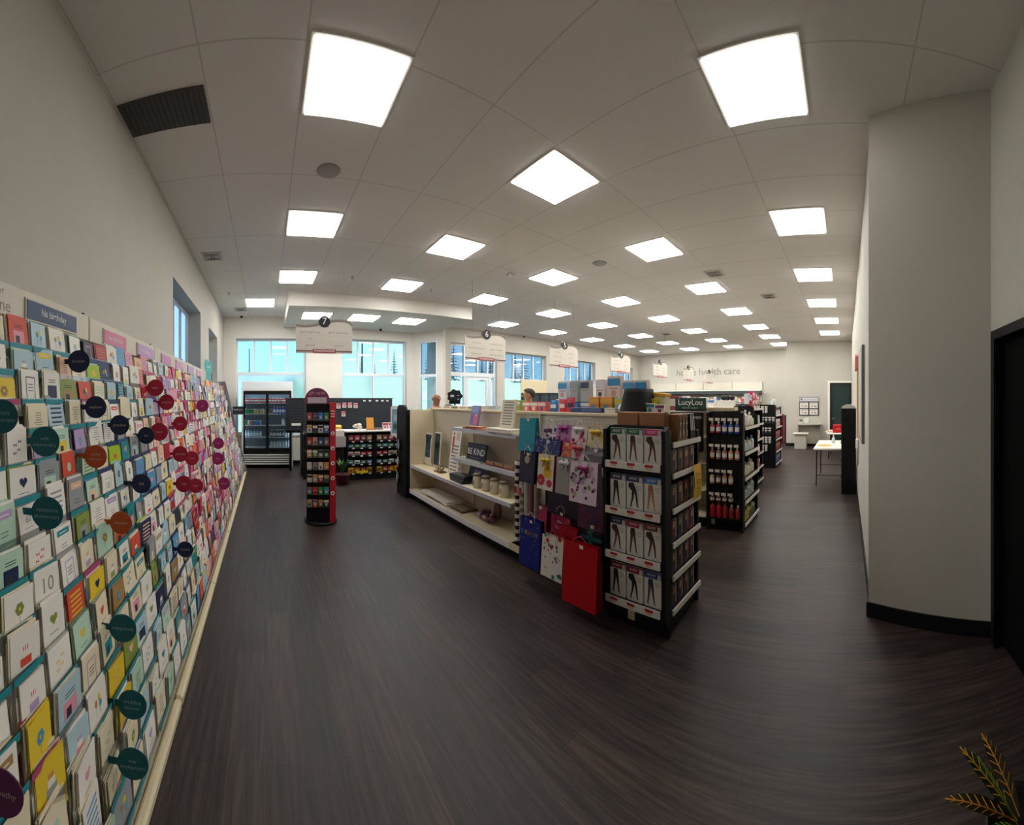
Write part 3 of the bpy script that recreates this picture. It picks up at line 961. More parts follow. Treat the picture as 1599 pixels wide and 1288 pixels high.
header(3.42, 3.78, 2.012, 2.112, 'D893BC', '', 'pink-lilac header sign, fourth along the card wall')
header(4.0, 4.38, 2.012, 2.112, 'D9A0C4', '', 'pale pink header sign, fifth along the card wall')
header(4.62, 5.0, 2.012, 2.112, 'C79ACB', '', 'lilac header sign, sixth along the card wall')
header(5.25, 5.6, 2.012, 2.112, 'D9A0BC', '', 'last small pink header sign on the card wall')
r = thing('header_sign', 'white header board reading cards for everyone at the left edge', 'sign', (XT, 0.95, 2.07), 0, 'header signs on the card wall')
b = MB(); b.bx(0.001, 0.006, -0.25, 0.30, -0.06, 0.07, M('DAD3C6', .5)); b.build('sign_board', r)
b = MB(); b.text('cards for', 0.05, (0.0066, 0.12, 0.035), 'x', INKL); b.text('EVERY', 0.075, (0.0066, 0.03, -0.025), 'x', M('8A7F78', .5), .75); b.text('o', 0.08, (0.0066, 0.15, -0.022), 'x', M('C05A62', .5)); b.text('ne', 0.075, (0.0066, 0.215, -0.025), 'x', M('8A7F78', .5)); b.build('lettering', r)
# teal heart topper
b = MB()
pts = [(0.011 * 16 * math.sin(2 * PI * i / 28) ** 3, 0.011 * (13 * math.cos(2 * PI * i / 28) - 5 * math.cos(4 * PI * i / 28) - 2 * math.cos(6 * PI * i / 28) - math.cos(8 * PI * i / 28))) for i in range(28)]
b.prism(pts, 'x', -0.004, 0.004, M('4FB3B0', .5)); b.bx(-0.004, 0.004, -0.1, 0.1, -0.2, -0.1, M('4FB3B0', .5))
b.text('cards', 0.07, (0.0046, 0, 0.02), 'x', PAPER)
tag(b.build('heart_sign', None, (-0.95, 6.05, 2.2), R(-12)), 'teal heart-shaped sign standing on top of the card wall', 'sign')
b = MB(); b.bx(-0.006, 0.006, -0.12, 0.12, -0.09, 0.09, M('22262E', .5)); b.text('thank you', 0.05, (0.0066, 0, 0.02), 'x', PAPER, 1, .2)
b.bx(-.12, 0, -.01, .01, -.02, .0, M('22262E', .5))
tag(b.build('shelf_sign', None, (-0.62, 8.18, 1.44), R(-75)), 'small black sign sticking out at the far end of the card wall', 'sign')

TEAL, ORG, NAV, RED_, MAG, PUR = '16606A', 'C4572A', '1F2A4E', 'B01E3C', '9C2A6E', '5E2452'
DISCS = [(-0.79, .91, 1.6, TEAL, ['parent', 'anniversary'], 'teal'), (-.77, 1.13, 1.5, TEAL, ['wife', 'anniversary'], 'teal'), (-.70, 1.04, 1.27, TEAL, ['milestone', 'anniversary'], 'teal'),
         (-.56, 1.37, .74, TEAL, ['engagement'], 'teal'), (-.50, 1.32, .49, TEAL, ['wedding', 'shower'], 'teal'), (-.46, 1.22, .37, TEAL, ['our', 'anniversary'], 'teal'),
         (-.56, .64, .75, PUR, ['sympathy'], 'purple'), (-.74, 1.49, 1.4, ORG, ['bridal', 'shower'], 'orange'), (-.65, 1.57, 1.09, ORG, ['baptism'], 'orange'),
         (-.86, 1.55, 1.84, NAV, ['brother'], 'navy'), (-.80, 1.61, 1.62, NAV, ['nephew'], 'navy'), (-.77, 1.84, 1.52, NAV, ['grandson'], 'navy'), (-.75, 2.23, 1.43, NAV, ['son'], 'navy'),
         (-.68, 1.94, 1.19, NAV, ['dad'], 'navy'), (-.54, 2.43, .65, NAV, ['husband'], 'navy'),
         (-.83, 2.69, 1.75, RED_, ['sister'], 'red'), (-.80, 2.9, 1.64, RED_, ['daughter'], 'red'), (-.75, 3.17, 1.45, RED_, ['niece'], 'red'), (-.75, 2.52, 1.43, RED_, ['mom'], 'red'),
         (-.69, 2.92, 1.22, RED_, ['grandma'], 'red'), (-.67, 3.29, 1.13, RED_, ['friend'], 'red'), (-.63, 2.78, 1.01, RED_, ['wife'], 'red'), (-.61, 3.17, .91, RED_, ['aunt'], 'red'),
         (-.79, 4.55, 1.59, MAG, ['girl'], 'magenta'), (-.65, 5.02, 1.07, MAG, ['boy'], 'magenta'), (-.61, 4.64, .92, MAG, ['baby'], 'magenta'), (-.53, 4.63, .61, MAG, ['thanks'], 'magenta')]
for x, y, z, col, tx, cn in DISCS:
    d = math.hypot(x, y); rad = {TEAL: .056, PUR: .056, ORG: .052, NAV: .054, RED_: .064, MAG: .078}[col]
    r = thing('topic_disc', f"round {cn} topic disc reading {' '.join(tx)} sticking out of the cards", 'sign', (x, y, z), 0, 'round topic discs on the card wall')
    ang = math.atan2(-x, y) * 0.55
    b = MB(); b.plate((0, 0, 0), rad, 0.003, M(col, .45), 'y', 26)
    b.bx(-rad - 0.05, -rad * .8, -0.0015, 0.0015, -0.012, 0.012, M(col, .45))
    o = b.build('disc', r); o.rotation_euler = (0, 0, ang)
    b = MB()
    for i, t in enumerate(tx):
        b.text(t, rad * .36, (0, -0.0022, (len(tx) - 1) * rad * .19 - i * rad * .40), '-y', M('8FA9AE' if col == TEAL else 'C9B7B2', .5), 1, rad * 1.6)
    o = b.build('lettering', r); o.rotation_euler = (0, 0, ang)

# ------------------------------------------------------------------ small goods: shared meshes
def bottle_mesh(h, r, body, cap, label=None, pump=False):
    b = MB()
    L = M(label, .5) if label else M(body, .35)
    Bm, K = M(body, .35), M(cap, .4)
    prof = [(r * .9, 0), (r, h * .03), (r, h * .18), (r, h * .55), (r, h * .66), (r * .45, h * .78), (r * .4, h * .8), (r * .42, h * .8), (r * .42, h * .97), (r * .2, h)]
    b.lathe(prof, Bm, 12, mats=[Bm, Bm, L, Bm, Bm, Bm, K, K, K])
    if pump:
        b.tube([(0, 0, h * .97), (0, 0, h * 1.06), (r * .9, 0, h * 1.05)], r * .12, K, 6)
    return b.mesh('bottle')
def can_mesh(body, h=0.122, r=0.033, band=None):
    b = MB(); A, S = M(body, .3, 0.2), STEEL
    b.lathe([(r * .8, 0), (r, .008), (r, h * .35), (r, h * .65), (r, h - .012), (r * .82, h), (0.0, h - .003)], A, 14, mats=[S, A, M(band, .4) if band else A, A, S, S])
    return b.mesh('can')
def box_mesh(w, d, h, col, band=None, dot=None, name='carton', txt=None):
    """front looks to -y"""
    b = MB(); b.bx(-w / 2, w / 2, -d / 2, d / 2, 0, h, M(col, .5), min(w, d, h) * .04)
    y = -d / 2 - 0.0006
    if band:
        b.quad([(-w * .5, y, h * .62), (w * .5, y, h * .62), (w * .5, y, h * .9), (-w * .5, y, h * .9)], M(band, .5))
    if dot:
        b.disc((0, y, h * .34), min(w, h) * .22, M(dot, .5), '-y', 12)
    b.bx(-w * .36, w * .36, y - .0002, y, h * .5, h * .54, M('E8E4DC', .5) if sum(lin(col)[:3]) < .9 else INKL)
    if txt:
        b.text(txt, h * .14, (0, y - .0006, h * .75), '-y', PAPER, 1, w * .8)
    return b.mesh(name)
def pouch_mesh(w, h, col, band=None):
    b = MB(); n = 6
    for sg in (-1, 1):
        vs = []; fs = []
        for i in range(n + 1):
            for j in range(n + 1):
                u, v = i / n - .5, j / n
                vs.append((u * w, sg * .14 * w * math.cos(PI * u) * math.sin(PI * v), v * h))
        for i in range(n):
            for j in range(n):
                fs.append((i * (n + 1) + j, (i + 1) * (n + 1) + j, (i + 1) * (n + 1) + j + 1, i * (n + 1) + j + 1))
        b.add(vs, fs, M(col, .3), True)
    if band:
        b.bx(-w * .3, w * .3, -.145 * w, -.14 * w + .004, h * .35, h * .65, M(band, .4))
    return b.mesh('packet')
_bm = {}
def BX(*a, **k):
    key = ('b', a, tuple(sorted(k.items())))
    if key not in _bm: _bm[key] = box_mesh(*a, **k)
    return _bm[key]
def BT(*a, **k):
    key = ('t', a, tuple(sorted(k.items())))
    if key not in _bm: _bm[key] = bottle_mesh(*a, **k)
    return _bm[key]
def CN(*a, **k):
    key = ('c', a, tuple(sorted(k.items())))
    if key not in _bm: _bm[key] = can_mesh(*a, **k)
    return _bm[key]
def PO(*a, **k):
    key = ('p', a, tuple(sorted(k.items())))
    if key not in _bm: _bm[key] = pouch_mesh(*a, **k)
    return _bm[key]

# ------------------------------------------------------------------ drinks fridge
FX0, FX1, FY, FD = -0.60, 0.665, 9.08, 0.42
fr = thing('drinks_fridge', 'white framed two-door drinks fridge in front of the left window', 'fridge', ((FX0 + FX1) / 2, FY, 0))
hw = (FX1 - FX0) / 2
LIN = M('8A9AA6', .5)
b = MB()
b.bx(-hw, -hw + .04, -.012, FD, 0.0, 1.93, WHITE, .004); b.bx(hw - .04, hw, -.012, FD, 0, 1.93, WHITE, .004); b.bx(-hw, hw, 0, FD, 1.90, 1.93, WHITE, .004)
b.bx(-hw + .04, hw - .04, FD - .02, FD, 0.36, 1.9, LIN); b.bx(-hw + .04, hw - .04, 0.03, FD - .02, 0.36, 0.40, LIN)
b.bx(-hw + .04, hw - .04, 0.03, FD - .02, 0.04, 0.36, BLACKM)
b.build('cabinet', fr)
b = MB(); b.bx(-hw + .01, hw - .01, 0.0, 0.14, 1.93, 2.13, M('E9EDF2', .4), .006); b.build('header_sign_box', fr)
for s in range(5):
    b = MB(); z = 0.085 + 0.055 * s; b.bx(-hw + .05, hw - .05, 0.0, 0.03, z, z + .03, M('E6E6E2', .4), .004); b.build('grille_slat', fr)
for s in (-1, 1):
    b = MB(); b.bx(s * .30 - .22, s * .30 + .22, .06, .09, 1.855, 1.875, emis('D8EEFF', 9.0, 'fridge lamp')); b.build('lamp_strip', fr)
    b = MB(); b.bx(s * (hw - .055) - .006, s * (hw - .055) + .006, .05, .065, .5, 1.8, emis('D8EEFF', 5.0, 'fridge lamp')); b.build('lamp_strip', fr)
SHZ = [0.50, 0.75, 1.045, 1.33, 1.60]
b2 = None
for z in SHZ:
    b = MB(); b.bx(-hw + .045, -.01, 0.07, FD - .03, z - .012, z, SHELFW); b.build('wire_shelf', fr)
    b = MB(); b.bx(.01, hw - .045, 0.07, FD - .03, z - .012, z, SHELFW); b.build('wire_shelf', fr)
for sd in (-1, 1):
    x0, x1 = (-hw + .04, .015) if sd < 0 else (-.015, hw - .04)
    y0 = 0.0 if sd < 0 else 0.022
    b = MB(); t = .05
    b.bx(x0, x0 + t, y0, y0 + .02, .37, 1.9, BLACK); b.bx(x1 - t, x1, y0, y0 + .02, .37, 1.9, BLACK); b.bx(x0 + t, x1 - t, y0, y0 + .02, 1.81, 1.9, BLACK); b.bx(x0 + t, x1 - t, y0, y0 + .02, .37, .46, BLACK)
    b.quad([(x0 + t, y0 + .01, .46), (x1 - t, y0 + .01, .46), (x1 - t, y0 + .01, 1.81), (x0 + t, y0 + .01, 1.81)], GLASS_DOOR)
    d = b.build('sliding_door', fr)
    b = MB(); xx = x0 + .012 if sd < 0 else x1 - .02; b.bx(xx, xx + .01, y0 - .008, y0, .95, 1.25, STEEL); b.build('door_handle', d)
GREEN, BLU = '1F7A48', '2746A8'
rowsF = [
    (-1, 4, [('can', 'B02438')] * 8, 'red can'), (1, 4, [('can', 'C02C3C')] * 8, 'red can'),
    (-1, 3, [('can', GREEN)] * 3 + [('can', 'C9B48A')] * 4, None), (1, 3, [('can', '8C6A48')] + [('bot', BLU)] * 6, None),
    (-1, 2, [('can', GREEN), ('can', 'D8D2C8'), ('can', 'B84A32'), ('can', '4A88C0'), ('can', '3C6EB0'), ('can', '86B4D0')], None), (1, 2, [('clear', 'BFD8E2')] * 3, None),
    (-1, 1, [('clear', '9CC4DA')] * 6, None), (1, 1, [('bot', '234636')] * 2 + [('bot', '26262E')] * 3 + [('clear', 'D6E6EE')] * 2, None),
    (1, 0, [('clear', 'C6DCE8')] * 7, None)]
cname = {'B02438': 'red', 'C02C3C': 'red', GREEN: 'green', 'C9B48A': 'tan', '8C6A48': 'brown', BLU: 'blue', 'D8D2C8': 'white', 'B84A32': 'orange-red', '4A88C0': 'blue', '3C6EB0': 'deep blue', '86B4D0': 'light blue', 'BFD8E2': 'clear', '9CC4DA': 'pale blue', '234636': 'dark green', '26262E': 'black', 'D6E6EE': 'clear', 'C6DCE8': 'clear'}
for sd, si, items, _ in rowsF:
    n = len(items)
    x0, x1 = ((FX0 + FX1) / 2 - hw + .10, (FX0 + FX1) / 2 - .06) if sd < 0 else ((FX0 + FX1) / 2 + .06, (FX0 + FX1) / 2 + hw - .10)
    for i, (ty, col) in enumerate(items):
        step = min((x1 - x0) / max(n - 1, 1), .072)
        x = (x0 + step * i) if sd < 0 else (x1 - step * (n - 1 - i))
        if ty == 'can': me = CN(col, band='E9E4DC' if col in ('B02438', 'C02C3C') else None); nm = 'drink_can'; kk = 'can'
        elif ty == 'bot': me = BT(0.2, .032, col, 'E8E8E8', 'D0D4DC'); nm = 'drink_bottle'; kk = 'bottle'
        else: me = BT(0.19, .032, col, '8FB0C8', 'E8EEF2'); nm = 'drink_bottle'; kk = 'bottle'
        inst(me, nm, (x, FY + .13, SHZ[si]), f"{cname[col]} drink {kk}, {nth(i + 1)} from left on fridge {'left' if sd < 0 else 'right'} door shelf {nth(5 - si)} down", kk, 'drinks in the fridge')

# ------------------------------------------------------------------ checkout counter, slat wall, candy racks
b = MB(); b.bx(-1.05, 1.05, -.3, .3, 0, .08, BLACK); b.bx(-1.1, 1.1, -.32, .32, .08, .92, DARK, .005)
ct = thing('checkout_counter', 'long black checkout counter behind the candy racks', 'counter', (1.97, 8.24, 0))
b.build('counter_body', ct)
b = MB(); b.bx(-1.14, 1.14, -.34, .34, .92, .96, M('34343A', .35), .004); b.build('worktop', ct)
sl = thing('slat_wall', 'dark grooved slat wall panel behind the checkout', 'slat wall', (1.78, 8.68, 0))
b = MB()
for k in range(12):
    b.bx(-1.32, 1.30, -.018, 0, .96 + .062 * k, .96 + .062 * k + .056, M('2C3038', .5))
b.bx(-1.32, 1.30, 0, .03, .9, 1.705, BLACK); b.build('slat_panel', sl)
for s in (-1.2, 1.2):
    b = MB(); b.bx(s - .03, s + .03, .03, .08, 0, 1.7, BLACK); b.build('post', sl)
b = MB(); b.bx(-1.34, 1.32, -.025, .04, 1.705, 1.725, M('4A4F58', .4)); b.build('top_cap', sl)
# side panel of the counter toward the fridge
r = thing('counter_end_panel', 'dark slatted end panel of the checkout beside the fridge', 'panel', (.78, 8.1, 0))
b = MB()
b.bx(-.26, .02, -.02, .02, 1.1, 1.70, DARK)
for k in range(9):
    b.bx(-.26, .02, -.026, -.02, 1.12 + .062 * k, 1.12 + .062 * k + .05, M('30343C', .5))
b.bx(0.0, .03, -.02, .3, 0, 1.7, BLACK); b.bx(0.0, .2, -.36, -.33, 0, .95, BLACK); b.build('panel', r)
b = MB(); b.bx(-.22, -.02, -.05, -.026, 1.11, 1.16, WHITE, .004); b.build('price_strip', r)
b = MB(); b.tube([(.02, -.37, .62), (.15, -.37, .5)], .008, STEEL, 6); b.build('bumper_rail', r)

CR = thing('candy_rack', 'black two-bay candy rack with a white top shelf before the checkout', 'rack', (2.28, 7.62, 0))
b = MB(); b.bx(-.62, .62, .16, .19, 0, 1.0, BLACK); b.bx(-.62, -.585, -.13, .16, 0, 1.0, BLACK); b.bx(.585, .62, -.13, .16, 0, 1.0, BLACK); b.bx(-.03, .03, -.13, .16, 0, 1.0, BLACK); b.bx(-.585, .585, -.14, .16, 0, .1, BLACK); b.build('rack_frame', CR)
b = MB(); b.bx(-.66, .66, -.18, .24, 1.0, 1.035, M('EDECEA', .35), .006); b.build('top_shelf', CR)
CZ = [.13, .32, .50, .66, .80]
for z in CZ:
    for s in (-1, 1):
        b = MB(); x0 = -.585 if s < 0 else .03; b.bx(x0, x0 + .555, -.14, .16, z - .012, z, BLACKM); b.bx(x0, x0 + .555, -.145, -.138, z - .015, z + .02, BLACKM); b.build('rack_shelf', CR)
        for q in range(3):
            b = MB(); xx = x0 + .08 + .18 * q; b.bx(xx, xx + .055, -.149, -.145, z - .012, z + .012, PAPER); b.build('price_tag', CR)
CC = [[('F0D020', 'B02030'), ('C06A28', 'E8D060'), ('9A4030', 'F0E0A0'), ('C8B040', '803020')], [('3A8A8A', 'E8E8E8'), ('E8E4DC', '3050A0'), ('2A7A4A', 'E8E0D0'), ('6A88C0', 'E8E8E8')],
      [('E8E2DA', 'B03040'), ('D8D2C8', '505058'), ('B02038', 'F0D8D8'), ('B83048', 'E8E0D0')], [('3A78A8', 'E8E4DC'), ('2A8A5A', 'E0D8A0'), ('4A98B8', 'E8E8E8'), ('388058', 'E8E4DC')], [('A03048', 'D8C0C0'), ('B83A50', 'E8E0D8'), ('7A3A48', 'D8D0C8'), ('A88A5A', 'E8E0D0')]]
CNAME = {'F0D020': 'yellow', 'C06A28': 'orange', '9A4030': 'rust red', 'C8B040': 'gold', '3A8A8A': 'teal', 'E8E4DC': 'white', '2A7A4A': 'green', '6A88C0': 'blue', 'E8E2DA': 'white', 'D8D2C8': 'pale grey', 'B02038': 'red', 'B83048': 'red', '3A78A8': 'blue', '2A8A5A': 'green', '4A98B8': 'light blue', '388058': 'green', 'A03048': 'dark red', 'B83A50': 'red', '7A3A48': 'plum', 'A88A5A': 'tan'}
for s in (-1, 1):
    for si, z in enumerate(CZ):
        its = CC[si][:]
        if s > 0:
            its = its[::-1]
        for i, (c1, c2) in enumerate(its):
            x = 2.28 + (-.52 if s < 0 else .10) + .135 * i
            hh = .13 if si in (0, 4) else .085
            inst(PO(.12, hh, c1, c2), 'candy_packet', (x, 7.53, z), f"{CNAME[c1]} candy packet, {nth(i + 1)} from left in the candy rack's {'left' if s < 0 else 'right'} bay, {nth(5 - si)} shelf down", 'candy', 'candy packets in the rack')
b = MB(); b.bx(-.12, .12, -.012, 0, 0, .05, M('E8C81E', .4)); tag(b.build('candy_sign', None, (1.98, 7.455, .145)), 'bright yellow bar-shaped tag on the lowest candy shelf', 'tag')
# things on the candy rack's top shelf
b = MB()
b.box((0, 0, .14), (.16, .02, .24), M('E0A040', .5), .004, rx=R(-12)); b.box((0, .04, .10), (.12, .02, .2), M('C98A30', .5)); b.bx(-.08, .08, -.06, .06, 0, .03, M('B87838', .6))
tag(b.build('display_board', None, (2.2, 7.6, 1.035)), 'orange upright display card standing on the candy rack top', 'display')
b = MB()
b.bx(-.1, .1, -.05, .05, 0, .07, GLASS_CLEAR, .004); b.bx(-.09, .09, -.04, .04, .002, .04, M('A88A78', .5))
tag(b.build('clear_tray', None, (2.36, 7.56, 1.035)), 'clear plastic tray of small things right of the orange card', 'tray')
for i, (x, c) in enumerate(((2.53, 'A83048'), (2.66, 'C04058'), (2.82, 'B83850'))):
    inst(BX(.10, .05, .15, 'E8D8D8', band=c, dot=c), 'gift_box', (x, 7.6, 1.035), f"red and white gift box, {nth(i + 1)} from left on the candy rack top", 'box', 'gift boxes on the candy rack')
b = MB()
for i in range(5):
    a = i * 1.3; b.sphere((.05 * math.cos(a), .04 * math.sin(a), .05 + .015 * i), (.06, .05, .035), M('E4DCCB', .7), 8, 6)
tag(b.build('crumpled_paper', None, (1.92, 7.6, 1.035)), 'heap of crumpled white paper on the candy rack top', 'paper')
hk = [(1.72, 1.47), (1.86, 1.49), (2.0, 1.49), (2.14, 1.48), (1.84, 1.28)]
for i, (x, z) in enumerate(hk):
    inst(BX(.095, .02, .12, 'D8C8C0', band='B84A58', dot='8A6A60'), 'hanging_packet', (x, 8.645, z), f"small pink packet hanging on the dark slat wall, {nth(i + 1)} of five", 'packet', 'packets on the slat wall')
for i, x in enumerate((2.36, 2.5, 2.68, 2.82, 2.95)):
    inst(BX(.06, .01, .035, 'DDE4E8'), 'shelf_tag', (x, 8.65, 1.64), f"tiny white tag along the slat wall's top edge, {nth(i + 1)} from left", 'tag', 'tags on the slat wall')
# payment corner seen between kiosk and candy rack
r = thing('till_printer', 'white till printer with yellow paper on a grey stand by the candy rack', 'printer', (1.47, 7.55, 0))
b = MB(); b.bx(-.12, .12, -.1, .1, .0, .7, BLACK); b.bx(-.16, .16, -.14, .14, .7, .92, M('A8A6A4', .5), .006); b.build('stand', r)
b = MB(); b.bx(-.13, .13, -.12, .1, .92, 1.06, M('E4E2DC', .45), .012); b.build('printer_body', r)
b = MB(); b.box((.03, 0, 1.1), (.12, .1, .07), M('E0B850', .6), .004, rx=R(20)); b.build('paper', r)
# potted plant by the candy rack
r = thing('potted_plant', 'leafy green plant in a dark red pot left of the candy rack', 'plant', (1.5, 7.15, 0))
b = MB(); b.lathe([(.10, 0), (.12, .02), (.15, .2), (.16, .21), (.14, .21), (.13, .17), (0, .17)], M('4A1618', .5), 16); b.build('pot', r)
for i in range(12):
    a = i * 2.4; l = .22 + .1 * random.random(); b = MB(); w = .05
    pts = [(.02 * t * 0 + l * .5 * t * math.cos(a), l * .5 * t * math.sin(a), .2 + l * 1.4 * t * (1 - .3 * t)) for t in (0, .5, 1)]
    s = Vector((-math.sin(a), math.cos(a), 0)) * w
    b.add([pts[0], tuple(Vector(pts[1]) + s), pts[2], tuple(Vector(pts[1]) - s)], [(0, 1, 2, 3)], M('2F5A2C' if i % 3 else '6A7A3A', .5)); b.build('leaf', r)

# ------------------------------------------------------------------ gift card kiosk
KR = math.atan2(.76, 5.0)
kx, ky = .75, 5.02
ki = thing('gift_card_kiosk', 'tall black gift card tower with a red side strip and round purple topper', 'kiosk', (kx, ky, 0), -KR)
b = MB(); b.lathe([(.22, 0), (.225, .01), (.225, .03), (.2, .04)], BLACK, 28); b.build('round_base', ki)
b = MB(); b.bx(-.19, .12, -.14, .16, .04, 1.61, BLACK); b.build('tower_body', ki)
b = MB(); b.prism([(.12, -.16), (.20, -.13), (.21, .14), (.12, .16)], 'z', .03, 1.63, M('B0202E', .4)); b.build('red_side_strip', ki)
for k in range(6):
    z = 1.36 - .2 * k
    b = MB()
    if k == 0:
        for q in range(3): b.bx(.135, .185, -.165, -.155, 1.44 + .035 * q, 1.452 + .035 * q, PAPER)
    else:
        b.plate((.16, -.150, z + .06), .026, .016, PAPER, 'y', 18); b.plate((.16, -.158, z + .06), .012, .006, M('B0202E', .4), 'y', 12)
    b.build('white_symbol', ki)
KROW = 8
for k in range(KROW):
    z = 1.40 - .165 * k
    b = MB(); b.bx(-.185, .115, -.175, -.14, z - .02, z - .008, BLACKM); b.bx(-.185, .115, -.178, -.174, z - .02, z + .02, GLASS_CLEAR); b.build('card_ledge', ki)
b = MB(); b.plate((-.05, 0, 1.66), .17, .012, M('7A3A5A', .45), 'y', 30); b.bx(-.18, .08, -.008, .006, 1.62, 1.70, M('C8B8C0', .5)); b.text('gift cards', .06, (-.05, -.0085, 1.76), '-y', M('D8A8BC', .5), 1, .22); b.build('round_topper', ki)
KC = [['B0405A', '6A5A70', '3A7AC8', '4A8A4A'], ['D8D8D4', '2A2A30', 'E0DCD4', '3A6AB8'], ['A84A40', 'C89A8A', '3A4A88', '6A6A68'], ['C8A050', '5A8A58', '8A8A84', '4A7A50'],
      ['D0CCC4', '8A8278', 'D8D4CC', 'C89A50'], ['E0DCD4', 'C8B8A8', 'B83038', '2A6A50'], ['6A7880', 'C84040', '3A9A58', '3A98A0'], ['9AA09A', 'D8683A', '6A5848', '3A3A40']]
KN = {'B0405A': 'rose', '6A5A70': 'dusky mauve', '3A7AC8': 'blue', '4A8A4A': 'green', 'D8D8D4': 'white', '2A2A30': 'black', 'E0DCD4': 'white', '3A6AB8': 'blue', 'A84A40': 'brick red', 'C89A8A': 'pinkish', '3A4A88': 'navy', '6A6A68': 'grey', 'C8A050': 'gold', '5A8A58': 'green', '8A8A84': 'grey', '4A7A50': 'green', 'D0CCC4': 'pale grey', '8A8278': 'taupe', 'D8D4CC': 'pale grey', 'C89A50': 'amber', 'C8B8A8': 'beige', 'B83038': 'red', '2A6A50': 'dark green', '6A7880': 'slate', 'C84040': 'red', '3A9A58': 'bright green', '3A98A0': 'turquoise', '9AA09A': 'grey', 'D8683A': 'orange', '6A5848': 'brown', '3A3A40': 'charcoal'}
for k in range(KROW):
    for i in range(4):
        col = KC[k][i]; z = 1.40 - .165 * k - .008
        lx, ly = -.150 + .075 * i, -.160
        x = kx + lx * math.cos(-KR) - ly * math.sin(-KR); y = ky + lx * math.sin(-KR) + ly * math.cos(-KR)
        band = random.choice(['E8E4DC', '2A2A30', 'C8A050', '4A6AA8'])
        inst(BX(.064, .006, .105, col, band=band if k % 2 else None, dot=random.choice(['E8E4DC', 'D8C8B0', '303038'])), 'gift_card', (x, y, z), f"{KN[col]} gift card, {nth(i + 1)} from left in {nth(k + 1)} row down of the tower", 'gift card', 'gift cards on the tower', -KR)

# ------------------------------------------------------------------ gondola shelving
def rail(b, x0, x1, y0, y1, z):
    b.bx(x0, x1, y0, y1, z - .04, z, RAILG)
# gondola nearest the camera
GX = 2.37      # front edge of the base shelf, long side looks west
GB = 2.82      # centre panel
gy0, gy1 = 1.74, 5.80
G = thing('gondola_shelf', 'long cream and black shelving island nearest the camera', 'shelving', (0, 0, 0), 0)
b = MB(); b.bx(GX + .06, 3.24, gy0, gy1, 0, .10, BLACK); b.build('kick_base', G)
for y0, y1 in ((gy0, 3.06), (3.06, 4.46), (4.46, gy1)):
    pm = CREAM_SHADE if y0 > 3 else PEG
    b = MB(); b.bx(GB, GB + .03, y0 + .002, y1 - .002, .10, 1.50, pm)
    if y0 < 3:
        for q in range(8):
            for w in range(26):
                b.bx(GB - .0012, GB, y0 + .04 + .05 * w, y0 + .047 + .05 * w, 1.18 + .04 * q, 1.187 + .04 * q, M('7A7468', .7))
    b.build('back_panel', G)
    b = MB(); b.bx(GB - .02, GB + .05, y0 + .002, y1 - .002, 1.50, 1.53, CREAM, .004); b.build('top_rail', G)
for y in (3.06, 4.46, gy1 - .01, gy0 + .01):
    b = MB(); b.bx(GB - .03, GB - .001, y - .012, y + .012, .1, 1.5, CREAM); b.build('upright', G)
for y0, y1 in ((3.06, 4.46), (4.46, gy1)):
    b = MB(); b.bx(GX + .01, GB - .03, y0 + .004, y1 - .004, .145, .165, CREAM); b.bx(GX, GX + .012, y0 + .004, y1 - .004, .10, .168, RAILW); b.build('base_shelf', G)
    b = MB(); b.bx(GX + .02, GB - .03, y0 + .004, y1 - .004, .552, .57, CREAM); b.bx(GX + .01, GX + .022, y0 + .004, y1 - .004, .528, .573, RAILG); b.build('shelf', G)
b = MB(); b.bx(GX + .01, GB - .03, gy0, 3.06, .145, .165, BLACKM); b.bx(GX, GX + .012, gy0, 2.7, .10, .168, BLACK); b.bx(GX, GX + .012, 2.7, 3.06, .10, .168, CREAM); b.build('base_shelf', G)  # shelf and lip blackened for the shadow under the bags
b = MB(); b.bx(GX + .005, GB, gy1 - .03, gy1 - .012, .1, 1.5, CREAM, .003); b.build('end_panel', G)
b = MB(); b.bx(GB - .012, GB - .003, gy0 + .01, 2.98, .17, .92, BLACKM); b.build('lower_shadow_panel', G)  # black sheet put in for the shadow behind the lower bags
for z, nm in ((.86, 'shelf'), (1.28, 'shelf')):
    b = MB(); b.bx(GX + .16, GB - .03, 3.16, 4.58, z - .018, z, M('CFCDC8', .4)); b.bx(GX + .15, GX + .162, 3.16, 4.58, z - .045, z + .002, RAILG); b.build(nm, G)
b = MB(); b.bx(GB + .05, 3.24, gy0, gy1, 1.50, 1.52, CREAM); b.build('east_top_shelf', G)
for z in (.15, .5, .85, 1.2):
    b = MB(); b.bx(GB + .03, 3.2, gy0, gy1, z - .02, z, CREAM); b.build('east_shelf', G)
# rounded black end panel at the far (north) end
def rounded(hw, h, r=.12, n=6):
    pts = [(-hw, 0), (hw, 0)]
    pts += [(hw - r + r * math.cos(t), h - r + r * math.sin(t)) for t in [PI / 2 * k / n for k in range(n + 1)]]
    pts += [(-hw + r + r * math.cos(t), h - r + r * math.sin(t)) for t in [PI / 2 + PI / 2 * k / n for k in range(n + 1)]]
    return pts
E1 = thing('end_cap_shelf', 'black rounded end cap at the far end of the cream island', 'shelving', (0, 0, 0))
b = MB(); b.prism([(y, z) for y, z in [(a + 6.03, c) for a, c in rounded(.21, 1.58)]], 'x', GX - .06, GX - .02, BLACK); b.build('side_panel', E1)
b = MB(); b.prism([(y, z) for y, z in [(a + 6.03, c) for a, c in rounded(.21, 1.58)]], 'x', 3.24, 3.28, BLACK); b.build('side_panel', E1)
b = MB(); b.bx(GX - .02, 3.24, 5.83, 5.86, 0, 1.5, BLACK); b.bx(GX - .02, 3.24, 5.86, 6.22, 0, .1, BLACK); b.build('back', E1)
